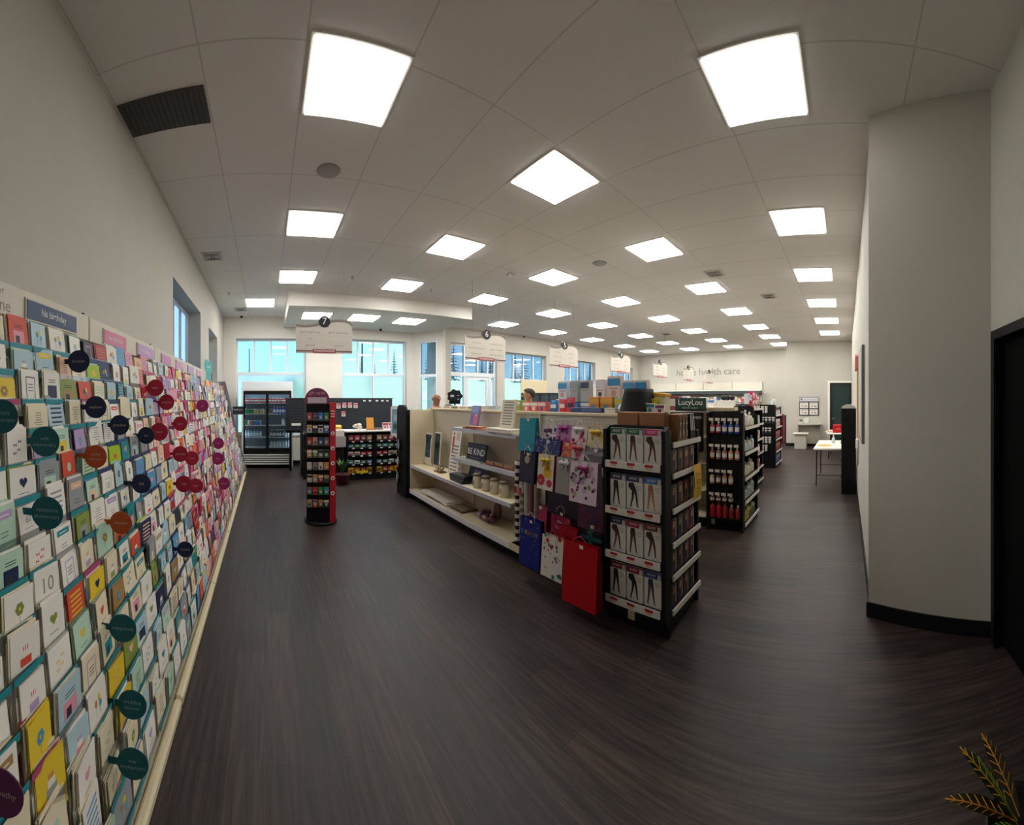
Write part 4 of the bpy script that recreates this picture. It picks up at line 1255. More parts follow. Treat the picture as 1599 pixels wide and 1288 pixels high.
for z in (.4, .75, 1.1):
    b = MB(); b.bx(GX - .02, 3.24, 5.86, 6.22, z - .02, z, BLACKM); b.build('shelf', E1)
r = thing('picture_board', 'white framed picture board on the far end of the cream island', 'picture', (2.33, 6.36, 1.3), R(-70))
b = MB(); b.prism(rounded(.13, .56, .05), 'y', -.012, .012, M('E4E6EA', .4)); b.T = Matrix.Identity(4); o = b.build('frame', r); o.location = (0, 0, -.3)
b = MB(); b.bx(-.09, .09, -.0135, -.0125, -.24, .2, M('7AA0B4', .4)); b.disc((0, -.0138, -.12), .06, M('38685A', .4), '-y', 14); b.bx(-.04, .05, -.0139, -.0135, -.02, .1, M('B0C8D4', .4)); b.build('picture', r)
for i, (z, c) in enumerate(((.78, '9AA4B0'), (.48, 'C8B8B4'), (.2, '8A9098'))):
    inst(PO(.16, .2, c, 'E4E0DC'), 'hanging_packet', (2.288, 6.1 + .03 * i, z), f"grey packet clipped on the far black end cap, {nth(i + 1)} from the top", 'packet', 'packets on the far end cap', R(70))

# ---- goods on the cream island, long side (all look west: front = -x)
WEST = R(-90)
def plaque(name, lb, cat, loc, w, h, t, base, decos, lean=0, rz=WEST):
    r = thing(name, lb, cat, loc, rz)
    b = MB(); b.bx(-w / 2, w / 2, -t, 0, 0, h, M(base, .55), .003); o = b.build('board', r); o.rotation_euler = (lean, 0, 0)
    b = MB()
    for d in decos:
        if d[0] == 'r': b.bx(d[1], d[2], -t - .0012, -t - .0002, d[3], d[4], M(d[5], .55))
        elif d[0] == 'd': b.disc((d[1], -t - .0015, d[2]), d[3], M(d[4], .55), '-y', 14)
        elif d[0] == 't': b.text(d[1], d[2], (d[3], -t - .0018, d[4]), '-y', M(d[5], .5), 1, d[6] if len(d) > 6 else None)
    if b.v:
        o = b.build('picture', r); o.rotation_euler = (lean, 0, 0)
    return r
lines = lambda n, x, z, dz, c, s=0: [('r', -x, x, z - dz * i, z - dz * i + dz * .35, c) for i in range(n)]
plaque('hanging_plaque', 'tall white plaque with blue picture hanging by the near-left upright', 'plaque', (2.64, 5.64, .585), .24, .53, .015, 'DED9CC', [('r', -.09, .09, .12, .5, '2F4A66'), ('r', -.09, .09, .27, .36, '4A86A8'), ('d', 0, .42, .05, '1C2A3A'), ('r', -.11, -.07, .44, .50, '1C2430'), ('r', .07, .11, .44, .5, '1C2430')] + lines(4, .07, .26, .04, '8AA8B4'), R(-4))
plaque('hanging_plaque', 'tall dark plaque in a pale frame, right of the blue plaque', 'plaque', (2.66, 5.33, .585), .22, .56, .015, 'D8CDBB', [('r', -.1, .08, .03, .54, '26343E'), ('r', -.1, .08, .30, .40, '2E4854'), ('d', -.01, .45, .04, '3A4A58')], R(-4))
b = MB()
for i in range(8):
    a = i * .8; b.tube([(.0, .0, .02), (.05 * math.cos(a), .09 * math.sin(a), .05 + .02 * (i % 3)), (.02 * math.cos(a), .13 * math.sin(a), .09 + .03 * (i % 2))], .006, M('7A6448', .6), 6)
b.bx(-.06, .06, -.11, .11, 0, .015, M('6A5238', .6)); b.sphere((-.04, .05, .03), (.03, .04, .03), M('C8B088', .5), 10, 6); b.sphere((-.03, -.05, .03), (.025, .03, .025), M('A89878', .5), 10, 6)
tag(b.build('driftwood_ornament', None, (2.55, 5.0, .571)), 'brown twig ornament lying on the middle shelf beside the tall plaques', 'ornament')
plaque('tall_sign', 'white tall sign with a small red figure, leaning at the bay joint', 'sign', (2.66, 4.79, .572), .28, .66, .018, 'DCD6CC', [('r', -.10, -.05, .42, .55, 'A83A2C'), ('d', -.075, .59, .024, '8A5A3A'), ('r', -.09, -.06, .30, .42, '8A3A30'), ('r', .0, .1, .5, .62, 'B8B4AC')] + lines(8, .10, .4, .05, '6A6864'), R(-8))
plaque('photo_frame', 'small pale photo frame standing before the tall white sign', 'frame', (2.55, 4.43, .572), .12, .2, .014, 'CFC8C2', [('r', -.04, .04, .05, .16, '9A8A90'), ('d', 0, .1, .03, 'B8A0A0')], R(-10))
plaque('be_kind_sign', 'navy BE KIND sign standing on the short shelf', 'sign', (2.64, 4.13, .864), .46, .22, .02, '1E2636', [('t', 'BE KIND', .12, 0, .105, 'ECEAE6', .40), ('t', 'in a world where you can be anything', .03, 0, .192, '7A8AA0', .4), ('r', -.12, .12, .025, .035, '5A6678')], R(-10))
plaque('navy_sign', 'navy sign with pale lettering leaning on the middle shelf', 'sign', (2.62, 4.08, .572), .44, .23, .018, '26365A', [('t', 'family', .07, 0, .15, 'B8C4D8'), ('t', 'gathers here', .055, 0, .09, 'A8B4CC', .3)] + lines(2, .12, .05, .025, '7A8AAC'), R(-14))
for i in range(4):
    b = MB(); b.bx(-.07, .07, -.18, .18, 0, .022, M(['1A1C24', '22242E', '16181E', '1E222C'][i], .4), .003); b.bx(-.05, -.045, -.14, .14, .0222, .0226, M('8A8C94', .5)); b.bx(.0, .003, -.1, .12, .0222, .0226, M('8A8C94', .5))
    tag(b.build('black_plaque', None, (2.48 + .01 * i, 4.28 + .01 * i, .571 + .0225 * i), R(3 * i - 4)), f"black plaque lying in a stack before the navy sign, {nth(4 - i)} from the top", 'plaque', 'black plaques stacked on the middle shelf')
JAR = MB(); JAR.lathe([(.045, 0), (.055, .008), (.057, .03), (.055, .125), (.043, .145), (.043, .15), (.047, .15), (.047, .172), (.04, .175), (0, .175)], M('CFC4AC', .45), 18, mats=[M('CFC4AC', .45)] * 5 + [M('9A8E7A', .4)] * 4)
JM = JAR.mesh('jar')
JL = MB(); JL.lathe([(.049, .148), (.051, .152), (.051, .176), (.046, .18), (0, .18)], M('8A7E6C', .35, .5), 18); JLM = JL.mesh('lid')
for i, y in enumerate((3.88, 3.69, 3.51, 3.33)):
    r = thing('stoneware_jar', f"cream stoneware jar with metal lid, {nth(i + 1)} from the left of four", 'jar', (2.50, y, .57), 0, 'stoneware jars on the middle shelf')
    for nm, me in (('jar_body', JM), ('lid', JLM)):
        o = bpy.data.objects.new(nm, me); COL.objects.link(o); o.parent = r
    b = MB(); b.bx(-.0585, -.057, -.022, .022, .05, .1, M('A89C88', .5)); b.build('paper_label', r)
b = MB(); b.bx(-.14, .14, -.17, .17, 0, .012, M('A89A86', .6), .003); b.bx(-.12, .12, -.15, .15, .012, .02, M('8A7A66', .6))
tag(b.build('flat_board', None, (2.62, 5.58, .168)), 'flat brown board lying at the left of the bottom shelf', 'board')
b = MB(); b.bx(-.16, .16, -.46, .46, 0, .035, M('CFC9BA', .6), .01); b.bx(-.15, .15, -.44, .44, .035, .05, M('D8D2C6', .6), .006); b.bx(-.16, -.158, -.3, .2, .008, .03, M('B89898', .6))
tag(b.build('folded_linen', None, (2.58, 5.02, .168)), 'folded pale linen lying on the bottom shelf of the cream island', 'linen')
b = MB(); b.bx(-.13, .13, -.17, .17, 0, .02, M('5A4A38', .5), .003); b.bx(-.10, .10, -.14, .14, .02, .022, M('8A8068', .5)); b.sphere((-.09, .1, .022), .012, M('C8B890', .4), 8, 6); b.sphere((-.09, -.02, .022), .012, M('C8B890', .4), 8, 6)
tag(b.build('brown_tray', None, (2.58, 4.36, .168)), 'flat brown tray right of the folded linen on the bottom shelf', 'tray')
b = MB(); random.seed(5)
for i in range(26):
    a = random.uniform(0, 6.28); q = random.random()
    b.sphere((random.uniform(-.08, .08), .18 * (q - .5) * 2, .04 + random.uniform(0, .06)), (random.uniform(.03, .05), random.uniform(.03, .06), random.uniform(.02, .04)), M(random.choice(['6A3A48', '8A5A60', '4A2838', 'A88890', '7A4858']), .3), 8, 6)
b.sphere((.05, -.12, .14), (.05, .06, .12), M('7A5A60', .3), 8, 8)
tag(b.build('purple_bag', None, (2.60, 3.78, .168)), 'crumpled purple patterned bag on the bottom shelf', 'bag')
# top short shelf
plaque('purple_book', 'purple and pink book standing on the top shelf of the island', 'book', (2.66, 4.2, 1.318), .20, .27, .03, '8A7AA8', [('r', -.09, .09, .17, .25, '8A9AC8'), ('r', .0, .09, .02, .14, 'C86A84'), ('r', -.09, -.02, .03, .15, '7A6AA8'), ('d', .04, .14, .02, 'D8A8B4')], R(-12))
for i, (c, y, dz) in enumerate((('8A4A38', 4.14, 0), ('B87A58', 3.96, 0), ('9A5A42', 4.05, .02))):
    b = MB(); b.bx(-.07, .07, -.17, .17, 0, .018, M(c, .5), .003); b.bx(-.06, .06, -.15, .15, .018, .0195, M('C89878', .5))
    tag(b.build('wooden_plaque', None, (2.6, y, 1.281 + dz), R(4 * i - 3)), f"reddish wooden plaque lying before the purple book, {['left', 'right', 'upper'][i]} one", 'plaque', 'wooden plaques on the top shelf')
plaque('script_plaque', 'tall cream plaque of dark script standing on the top shelf', 'plaque', (2.66, 3.48, 1.33), .27, .34, .02, 'D8D0BC', lines(9, .09, .30, .033, '6E675C'), R(-10))
for i in range(2):
    b = MB(); b.bx(-.1, .1, -.25 + .02 * i, .25, 0, .024, M('E2DCCC', .5), .003)
    tag(b.build('cream_board', None, (2.60, 3.44, 1.281 + .0245 * i)), f"flat cream board stacked under the script plaque, {['lower', 'upper'][i]} one", 'board', 'cream boards on the top shelf')
for i, (y, c) in enumerate(((3.72, '7A4A36'), (3.52, '5A3A2C'), (3.34, '8A5A44'))):
    b = MB(); b.bx(-.05, .05, -.095, .095, 0, .02, M(c, .5), .003); b.bx(-.05, -.03, -.08, .08, .02, .05, M('A87A5C', .6)); b.bx(.0, .03, -.09, .07, .02, .035, M('C8A888', .6))
    tag(b.build('wooden_sign', None, (2.62, y, .862)), f"small brown wooden sign right of the BE KIND sign, {nth(i + 1)} from left", 'sign', 'wooden signs on the short shelf')
for i in range(4):
    b = MB(); b.bx(-.03, .03, -.07, .07, 0, .012, M('E2E0DC', .5)); b.bx(-.031, -.02, -.06, .06, .0122, .0126, M('26262C', .5)); b.bx(.0, .02, -.06, .06, .0122, .0126, M('26262C', .5))
    tag(b.build('striped_sign', None, (2.565, 4.40 - .15 * i, .862)), f"black and white striped small sign at the short shelf's edge, {nth(i + 1)} from left", 'sign', 'striped signs on the short shelf')
# cream paper goods on the other side, just showing over the panel
b = MB(); b.bx(-.1, .1, -.55, .55, 0, .05, M('D8D0BC', .5), .006)
for i in range(4): b.bx(-.102, -.1, -.5 + .26 * i, -.3 + .26 * i, .005, .045, M(['8A8478', 'B8AC98', '6A645A', 'A89C88'][i], .5))
tag(b.build('long_carton', None, (3.02, 5.1, 1.52)), 'long pale carton along the far top of the cream island', 'carton')
for i, (y, c) in enumerate(((4.38, 'B8B4AC'), (4.2, 'A8B0B8'))):
    inst(BX(.14, .1, .06, c), 'carton', (3.0, y, 1.52), f"low grey carton on the island top behind the purple book, {['left', 'right'][i]} one", 'carton', 'low cartons on the island top', WEST)

# ---- wrapping paper rolls
WR = [('1A1A20', 'E2DED6'), ('B8B09A', '8A6A58'), ('B4B2AE', 'A8A6A2'), ('7A4A44', '8A5A50'), ('9A8A84', '6A5A58')]
WL = ['black and white striped wrapping paper roll, standing leftmost', 'flowered wrapping paper roll next to the striped roll', 'pale grey wrapping paper roll, third from left', 'rust brown wrapping paper roll, fourth from left', 'taupe wrapping paper roll, last before the gift bags']
for i, (c1, c2) in enumerate(WR):
    b = MB(); n = 22; h = .86
    prof = []; mats = []
    for k in range(n + 1):
        prof.append((.033, h * k / n))
        mats.append(M(c1 if (k % 2 == 0 or i > 1) else c2, .4))
    prof.append((.0, h)); mats.append(M('8A6A48', .6))
    if i < 2:
        for k in (14, 15): mats[k] = M('D8D4CC', .4)
    b.lathe(prof, M(c1, .4), 16, mats=mats)
    if i < 2: b.bx(-.0345, -.033, -.018, .018, h * .62, h * .7, M('A8243A', .4))
    tag(b.build('wrapping_paper_roll', None, (2.425, 2.985 - .075 * i, .166)), WL[i], 'wrapping paper', 'wrapping paper rolls')

# ---- gift bags on pegs
def gift_bag(lb, y, z0, w, h, x, col, side, pat, handle='E0DCD8', bow=None, tagc='E8E0D8', rz=0, d=.09):
    r = thing('gift_bag', lb, 'gift bag', (x, y, z0), WEST + rz, 'gift bags on the pegboard')
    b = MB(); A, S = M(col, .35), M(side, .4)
    hw, hd = w / 2, d / 2
    # body: folded bag, narrower pinch at the top
    vs = [(-hw, -hd, 0), (hw, -hd, 0), (hw, hd, 0), (-hw, hd, 0), (-hw, -hd * .45, h), (hw, -hd * .45, h), (hw, hd * .45, h), (-hw, hd * .45, h), (-hw + .008, 0, h), (hw - .008, 0, h), (-hw + .01, 0, 0.03), (hw - .01, 0, 0.03)]
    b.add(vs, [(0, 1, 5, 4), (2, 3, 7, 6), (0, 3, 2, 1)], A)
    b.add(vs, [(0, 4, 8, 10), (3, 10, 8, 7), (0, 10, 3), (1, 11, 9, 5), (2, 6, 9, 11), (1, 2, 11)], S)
    ty = lambda zz: -hd + hd * .55 * zz / h - .0012
    if pat:
        p = b
        for q in pat:
            if q[0] == 'd':
                _, px, pz, pr, pc = q
                if abs(px) + pr > hw: continue
                yy = ty(pz) - .0004 * (1 + hash(q) % 5)
                p.add([(px + pr * math.cos(2 * PI * k / 10), ty(pz + pr * math.sin(2 * PI * k / 10)) - .0006, pz + pr * math.sin(2 * PI * k / 10)) for k in range(10)], [tuple(range(10))], M(pc, .4))
            elif q[0] == 'r':
                _, xa, xb, za, zb, pc = q
                p.add([(xa, ty(za) - .0004, za), (xb, ty(za) - .0004, za), (xb, ty(zb) - .0004, zb), (xa, ty(zb) - .0004, zb)], [(0, 1, 2, 3)], M(pc, .4))
            elif q[0] == 't':
                _, s, size, px, pz, pc = q
                p.text(s, size, (px, ty(pz) - .004, pz), '-y', M(pc, .4))
    b.build('bag_body', r)
    p = MB(); p.tube([(-w * .22, -hd * .45, h - .03), (-w * .2, -hd * .5, h + .02), (0, -hd * .3, h + .055), (w * .2, -hd * .5, h + .02), (w * .22, -hd * .45, h - .03)], .003, M(handle, .5), 6); p.build('handle', r)
    if bow:
        p = MB()
        for s in (-1, 1):
            p.sphere((s * .03, -hd * .6 - .012, h * .86), (.032, .012, .018), M(bow, .35), 10, 6)
            p.tube([(0, -hd * .7, h * .85), (s * .025, -hd * .85, h * .74), (s * .035, -hd * .9, h * .66)], .006, M(bow, .35), 6)
        p.sphere((0, -hd * .6 - .018, h * .86), .012, M(bow, .35), 8, 6); p.build('bow', r)
    if tagc:
        p = MB(); p.bx(w * .02, w * .02 + .035, -hd * .5 - .012, -hd * .5 - .01, h - .03, h - .005, M(tagc, .5)); p.build('price_tag', r)
    return r
random.seed(21)
def rdots(n, w, h, cs, r0, r1):
    return [('d', random.uniform(-w / 2 + r1, w / 2 - r1), random.uniform(r1, h - r1), random.uniform(r0, r1), random.choice(cs)) for _ in range(n)]
BX0 = 2.30
FRONT = 2.24
# middle row
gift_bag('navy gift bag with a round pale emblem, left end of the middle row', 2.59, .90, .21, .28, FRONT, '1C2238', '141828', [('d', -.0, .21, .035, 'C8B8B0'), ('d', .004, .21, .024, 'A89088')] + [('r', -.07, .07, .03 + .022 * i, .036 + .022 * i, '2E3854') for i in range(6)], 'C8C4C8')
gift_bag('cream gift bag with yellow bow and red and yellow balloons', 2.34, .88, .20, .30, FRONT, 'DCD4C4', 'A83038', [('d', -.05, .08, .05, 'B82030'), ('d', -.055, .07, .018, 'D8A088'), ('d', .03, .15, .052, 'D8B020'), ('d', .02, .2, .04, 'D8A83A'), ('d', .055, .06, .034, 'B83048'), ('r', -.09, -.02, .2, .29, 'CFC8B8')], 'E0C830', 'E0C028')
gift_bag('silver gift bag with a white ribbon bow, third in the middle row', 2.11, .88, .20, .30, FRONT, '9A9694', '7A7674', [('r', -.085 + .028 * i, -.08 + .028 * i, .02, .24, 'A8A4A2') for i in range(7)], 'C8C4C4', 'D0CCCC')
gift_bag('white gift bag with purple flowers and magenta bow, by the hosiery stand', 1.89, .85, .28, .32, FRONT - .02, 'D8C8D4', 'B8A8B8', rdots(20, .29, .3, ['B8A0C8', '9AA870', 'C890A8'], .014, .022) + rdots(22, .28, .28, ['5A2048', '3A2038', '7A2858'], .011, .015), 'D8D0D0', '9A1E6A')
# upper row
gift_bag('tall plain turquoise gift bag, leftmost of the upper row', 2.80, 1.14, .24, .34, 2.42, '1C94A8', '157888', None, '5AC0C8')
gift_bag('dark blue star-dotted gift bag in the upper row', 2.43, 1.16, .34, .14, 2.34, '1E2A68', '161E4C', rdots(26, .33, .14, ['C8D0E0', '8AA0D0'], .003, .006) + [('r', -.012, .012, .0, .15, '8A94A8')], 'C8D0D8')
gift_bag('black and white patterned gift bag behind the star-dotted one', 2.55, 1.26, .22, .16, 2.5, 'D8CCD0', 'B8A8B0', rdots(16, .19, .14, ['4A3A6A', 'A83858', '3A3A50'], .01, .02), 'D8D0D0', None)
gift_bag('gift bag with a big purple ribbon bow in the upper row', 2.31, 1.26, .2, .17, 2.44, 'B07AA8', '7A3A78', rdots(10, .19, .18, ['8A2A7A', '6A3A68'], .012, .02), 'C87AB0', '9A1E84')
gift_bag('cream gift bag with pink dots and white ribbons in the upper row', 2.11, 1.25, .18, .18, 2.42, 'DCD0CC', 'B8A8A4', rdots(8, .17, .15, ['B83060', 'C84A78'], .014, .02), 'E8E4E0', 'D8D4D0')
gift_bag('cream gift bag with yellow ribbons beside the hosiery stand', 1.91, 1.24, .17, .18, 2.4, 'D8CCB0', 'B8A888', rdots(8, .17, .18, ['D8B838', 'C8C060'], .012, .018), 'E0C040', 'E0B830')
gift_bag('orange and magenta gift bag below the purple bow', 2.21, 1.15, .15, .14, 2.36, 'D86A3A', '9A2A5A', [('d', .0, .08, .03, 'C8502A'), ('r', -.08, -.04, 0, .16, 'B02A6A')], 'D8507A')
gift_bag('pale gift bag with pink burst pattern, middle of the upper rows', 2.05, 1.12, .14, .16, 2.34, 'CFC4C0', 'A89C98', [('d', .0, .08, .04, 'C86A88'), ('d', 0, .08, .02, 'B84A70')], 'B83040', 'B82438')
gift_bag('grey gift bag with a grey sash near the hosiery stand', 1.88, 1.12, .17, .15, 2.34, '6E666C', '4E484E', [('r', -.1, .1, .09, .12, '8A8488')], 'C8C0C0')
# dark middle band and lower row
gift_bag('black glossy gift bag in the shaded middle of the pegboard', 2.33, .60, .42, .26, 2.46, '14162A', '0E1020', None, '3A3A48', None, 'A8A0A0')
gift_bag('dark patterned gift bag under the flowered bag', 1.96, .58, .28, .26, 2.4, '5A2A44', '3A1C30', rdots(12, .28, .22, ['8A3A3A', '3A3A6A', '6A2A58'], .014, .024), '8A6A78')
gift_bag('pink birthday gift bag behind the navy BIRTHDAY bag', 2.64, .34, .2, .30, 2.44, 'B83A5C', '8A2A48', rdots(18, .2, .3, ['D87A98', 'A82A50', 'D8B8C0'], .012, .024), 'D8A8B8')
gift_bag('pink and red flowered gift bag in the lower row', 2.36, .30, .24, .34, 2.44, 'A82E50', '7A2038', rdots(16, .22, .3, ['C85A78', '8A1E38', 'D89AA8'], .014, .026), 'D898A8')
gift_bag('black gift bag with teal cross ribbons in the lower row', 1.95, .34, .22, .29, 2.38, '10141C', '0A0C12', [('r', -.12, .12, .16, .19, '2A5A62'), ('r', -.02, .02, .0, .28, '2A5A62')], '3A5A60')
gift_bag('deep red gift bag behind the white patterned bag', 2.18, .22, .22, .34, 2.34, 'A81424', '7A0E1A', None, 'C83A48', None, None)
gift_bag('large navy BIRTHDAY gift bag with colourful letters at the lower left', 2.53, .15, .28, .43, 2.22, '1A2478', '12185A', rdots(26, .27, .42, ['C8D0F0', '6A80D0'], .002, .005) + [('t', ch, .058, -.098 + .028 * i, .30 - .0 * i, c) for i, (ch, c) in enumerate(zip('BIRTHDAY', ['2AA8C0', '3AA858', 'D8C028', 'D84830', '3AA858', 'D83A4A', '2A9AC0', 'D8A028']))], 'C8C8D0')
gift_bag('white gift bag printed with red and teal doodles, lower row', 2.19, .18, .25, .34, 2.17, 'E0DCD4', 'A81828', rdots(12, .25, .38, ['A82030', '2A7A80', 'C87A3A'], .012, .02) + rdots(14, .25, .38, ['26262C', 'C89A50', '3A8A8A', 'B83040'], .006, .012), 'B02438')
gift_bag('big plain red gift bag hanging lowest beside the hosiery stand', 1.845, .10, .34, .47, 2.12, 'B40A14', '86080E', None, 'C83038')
for i, (y, z) in enumerate(((2.59, 1.24), (2.34, 1.24), (2.11, 1.24), (1.89, 1.22), (2.80, 1.49), (2.43, 1.35), (2.31, 1.48), (2.53, .63), (2.19, .57), (1.845, .62))):
    z = min(z, 1.48)
    b = MB(); b.tube([(GB, y, z), (2.2, y, z), (2.19, y, z + .02)], .003, STEEL, 6); b.build('peg_hook', G)

# ---- hosiery end cap at the near end
def end_cap(label, x0, x1, y0, y1, h, levels, wname, side_h=None):
    """end unit: west panel (x0) with its own display, south face with shelves"""
    r = thing('end_cap_shelf', label, 'shelving', (0, 0, 0))
    b = MB(); b.prism([(a + (y0 + y1) / 2, z) for a, z in rounded((y1 - y0) / 2, h, .06)], 'x', x0 + .03, x0 + .06, BLACK); b.build('west_panel', r)
    b = MB(); b.bx(x0 + .06, x1, y1 - .03, y1, .0, h - .04, BLACK); b.build('back_panel', r)
    b = MB(); b.bx(x1 - .03, x1, y0 + .02, y1 - .03, 0, h - .06, BLACK); b.build('east_panel', r)
    b = MB(); b.bx(x0 + .06, x1 - .03, y0 + .04, y1 - .03, 0, .1, BLACK); b.build('kick_base', r)
    for z in levels:
        b = MB(); b.bx(x0 + .07, x1 - .03, y0 + .0, y1 - .03, z - .02, z, BLACKM); b.bx(x0 + .075, x1 - .03, y0 - .012, y0, z - .032, z + .006, M('E4E0D8', .4)); b.build('shelf', r)
    return r
EX0, EX1, EY0, EY1 = 2.24, 2.84, 1.18, 1.71
EC = end_cap('black end cap with hosiery packs, nearest the camera', EX0, EX1, EY0, EY1, 1.47, [.17, .41, .64, .88, 1.13, 1.35], 'h')
b = MB(); b.prism([(EX0 - .03, .14), (EX0 - .03, 1.44), (EX0 + .03, 1.47), (EX0 + .03, .05)], 'y', EY0 - .0, EY0 + .03, BLACK); b.prism([(EX0 - .03, .14), (EX0 - .03, 1.44), (EX0 + .03, 1.47), (EX0 + .03, .05)], 'y', EY1 - .03, EY1, BLACK); b.build('side_lips', EC)
HZ = [1.20, .86, .53, .20]
for z in HZ:
    b = MB(); b.bx(EX0 - .03, EX0 + .03, EY0 + .03, EY1 - .03, z - .015, z, BLACKM); b.bx(EX0 - .042, EX0 - .03, EY0 + .035, EY1 - .03, z - .04, z + .012, M('DEDAD2', .4)); b.build('hosiery_ledge', EC)
    for q in range(3):
        b = MB(); yy = EY1 - .105 - .15 * q; b.bx(EX0 - .0435, EX0 - .042, yy - .035, yy + .03, z - .012, z + .006, M('B02430', .5)); b.bx(EX0 - .0436, EX0 - .042, yy - .02, yy + .02, z - .03, z - .014, M('D8B090', .5)); b.build('price_label', EC)
b = MB(); b.bx(EX0 + .022, EX0 + .03, 1.46, 1.52, .045, .125, M('C8C0A8', .5), .004); b.build('outlet_plate', EC)
HOS = [[('2A6A50', 'leg'), ('2A6A50', 'leg'), ('C83A78', 'leg')], [('2A3458', 'black'), ('2A3458', 'black'), ('3A78B8', 'tan')], [('26305A', 'leg'), ('A82848', 'leg'), ('7A3A2C', 'leg')], [('7A2040', 'black'), ('8A2444', 'black'), ('2A4A8A', 'skirt')]]
HCN = {'2A6A50': 'green-topped', 'C83A78': 'pink-topped', '2A3458': 'navy-topped', '3A78B8': 'bright blue-topped', '26305A': 'dark blue-topped', 'A82848': 'crimson-topped', '7A3A2C': 'brown-topped', '7A2040': 'wine-topped', '8A2444': 'plum-topped', '2A4A8A': 'blue-topped'}
def hosiery(col, kind, k):
    b = MB(); w, h, d = .14, .25, .018
    b.bx(-w / 2, w / 2, -d, 0, 0, h, M('D8D6CE', .4), .002)
    y = -d - .0008
    b.quad([(-w / 2, y, h * .82), (w / 2, y, h * .82), (w / 2, y, h), (-w / 2, y, h)], M(col, .4))
    b.text('SECRET', .022, (-.01, y - .0004, h * .91), '-y', PAPER, 1, .07)
    b.quad([(w * .28, y - .0003, h * .80), (w * .46, y - .0003, h * .80), (w * .46, y - .0003, h * .96), (w * .28, y - .0003, h * .96)], M('C8C6C0', .5))
    leg = M({'leg': '5A3A30', 'black': '1C1A1E', 'tan': 'A87858', 'skirt': '5A3A34'}[kind], .5)
    top = M({'leg': '3A2420', 'black': '16141A', 'tan': 'A06A4A', 'skirt': '2A3048'}[kind], .5)
    def limb(pts):
        for (x0, z0, w0), (x1, z1, w1) in zip(pts, pts[1:]):
            b.quad([(x0 - w0, y - .0002, z0), (x1 - w1, y - .0002, z1), (x1 + w1, y - .0002, z1), (x0 + w0, y - .0002, z0)], leg)
    if k % 2 == 0:
        b.quad([(-.055, y - .0003, h * .66), (-.05, y - .0003, h * .78), (-.01, y - .0003, h * .8), (.012, y - .0003, h * .6), (-.02, y - .0003, h * .54)], top)
        limb([(-.0, h * .62, .012), (.016, h * .36, .008), (.022, h * .12, .005), (.03, h * .09, .007)])
        limb([(-.012, h * .58, .012), (-.018, h * .34, .008), (-.034, h * .12, .005), (-.028, h * .09, .007)])
    else:
        b.quad([(-.04, y - .0003, h * .62), (-.034, y - .0003, h * .8), (.0, y - .0003, h * .8), (.008, y - .0003, h * .62)], top)
        limb([(-.024, h * .64, .012), (-.03, h * .38, .008), (-.04, h * .12, .005), (-.034, h * .09, .007)])
        limb([(-.006, h * .64, .012), (.004, h * .38, .008), (.014, h * .12, .005), (.022, h * .09, .007)])
    for q in range(3):
        b.quad([(.02, y - .0001, h * (.7 - .05 * q)), (.055, y - .0001, h * (.7 - .05 * q)), (.055, y - .0001, h * (.715 - .05 * q)), (.02, y - .0001, h * (.715 - .05 * q))], INKL)
    return b.mesh('hosiery_pack')
for ri, row in enumerate(HOS):
    for i, (c, kd) in enumerate(row):
        inst(hosiery(c, kd, ri + i), 'hosiery_pack', (EX0 + .018, EY1 - .115 - .15 * i, HZ[ri] + .001), f"{HCN[c]} white hosiery pack, {nth(i + 1)} from left in {nth(ri + 1)} row down", 'hosiery', 'hosiery packs on the end cap', WEST, 0, 0)
# south shelves: hair colour cartons
SC = [['3A1418', '4A1A1C', '5A2020', '6A2A24'], ['2A1216', '4A1C20', '5A1E22', '4A2622'], ['1E1A1E', '2E2226', '3A1C20', '7A1E28'], ['1C1C30', '2A2A40', '241E30', '2E2A34'], ['16182A', '1E1E2E', '24222E', '1C1A26']]
lv = [1.13, .88, .64, .41, .17]
def hair_box(c, k):
    b = MB(); b.bx(-.045, .045, -.03, .03, 0, .172, M(c, .35), .002)
    y = -.0308
    b.disc((-.005, y, .115), .028, M(['B88A70', 'A87A60', 'C89A80'][k % 3], .5), '-y', 12, .034)
    b.quad([(-.036, y - .0002, .04), (.02, y - .0002, .04), (.022, y - .0002, .13), (-.036, y - .0002, .15)], M(['3A1A14', '20120E', '5A2A18', '1A1012'][k % 4], .4))
    b.disc((.0, y - .0004, .115), .018, M(['B88A70', 'A87A60', 'C89A80'][k % 3], .5), '-y', 10, .024)
    b.quad([(.026, y - .0002, .02), (.042, y - .0002, .02), (.042, y - .0002, .16), (.026, y - .0002, .16)], M('A8A29A', .4))
    return b.mesh('hair_colour_box')
hb = {}
for ri, z in enumerate(lv):
    for i in range(4):
        c = SC[ri][i]
        k = (c, (ri + i) % 4)
        if k not in hb: hb[k] = hair_box(c, ri + i)
        inst(hb[k], 'hair_colour_box', (EX0 + .13 + .105 * i, EY0 + .045, z), f"dark hair colour carton, {nth(i + 1)} from left on {nth(ri + 2)} shelf down beside the hosiery", 'carton', 'hair colour cartons on the end cap')
    for i in range(4):
        inst(hb[(SC[ri][i], (ri + i) % 4)], 'hair_colour_box', (EX0 + .13 + .105 * i, EY0 + .115, z), f"hair colour carton tucked behind the {nth(i + 1)} one on {nth(ri + 2)} shelf down", 'carton', 'hair colour cartons on the end cap')
r = thing('yellow_shelf_flyer', 'yellow paper flyer hanging from the shelf edge beside the hosiery', 'flyer', (EX0 + .45, EY0 - .014, 1.13))
b = MB()
vs = []; n = 8
for k in range(n + 1):
    t = k / n; zz = .02 - .27 * t; yy = -.012 - .014 * math.sin(PI * t)
    vs += [(-.07, yy, zz), (.07, yy, zz)]
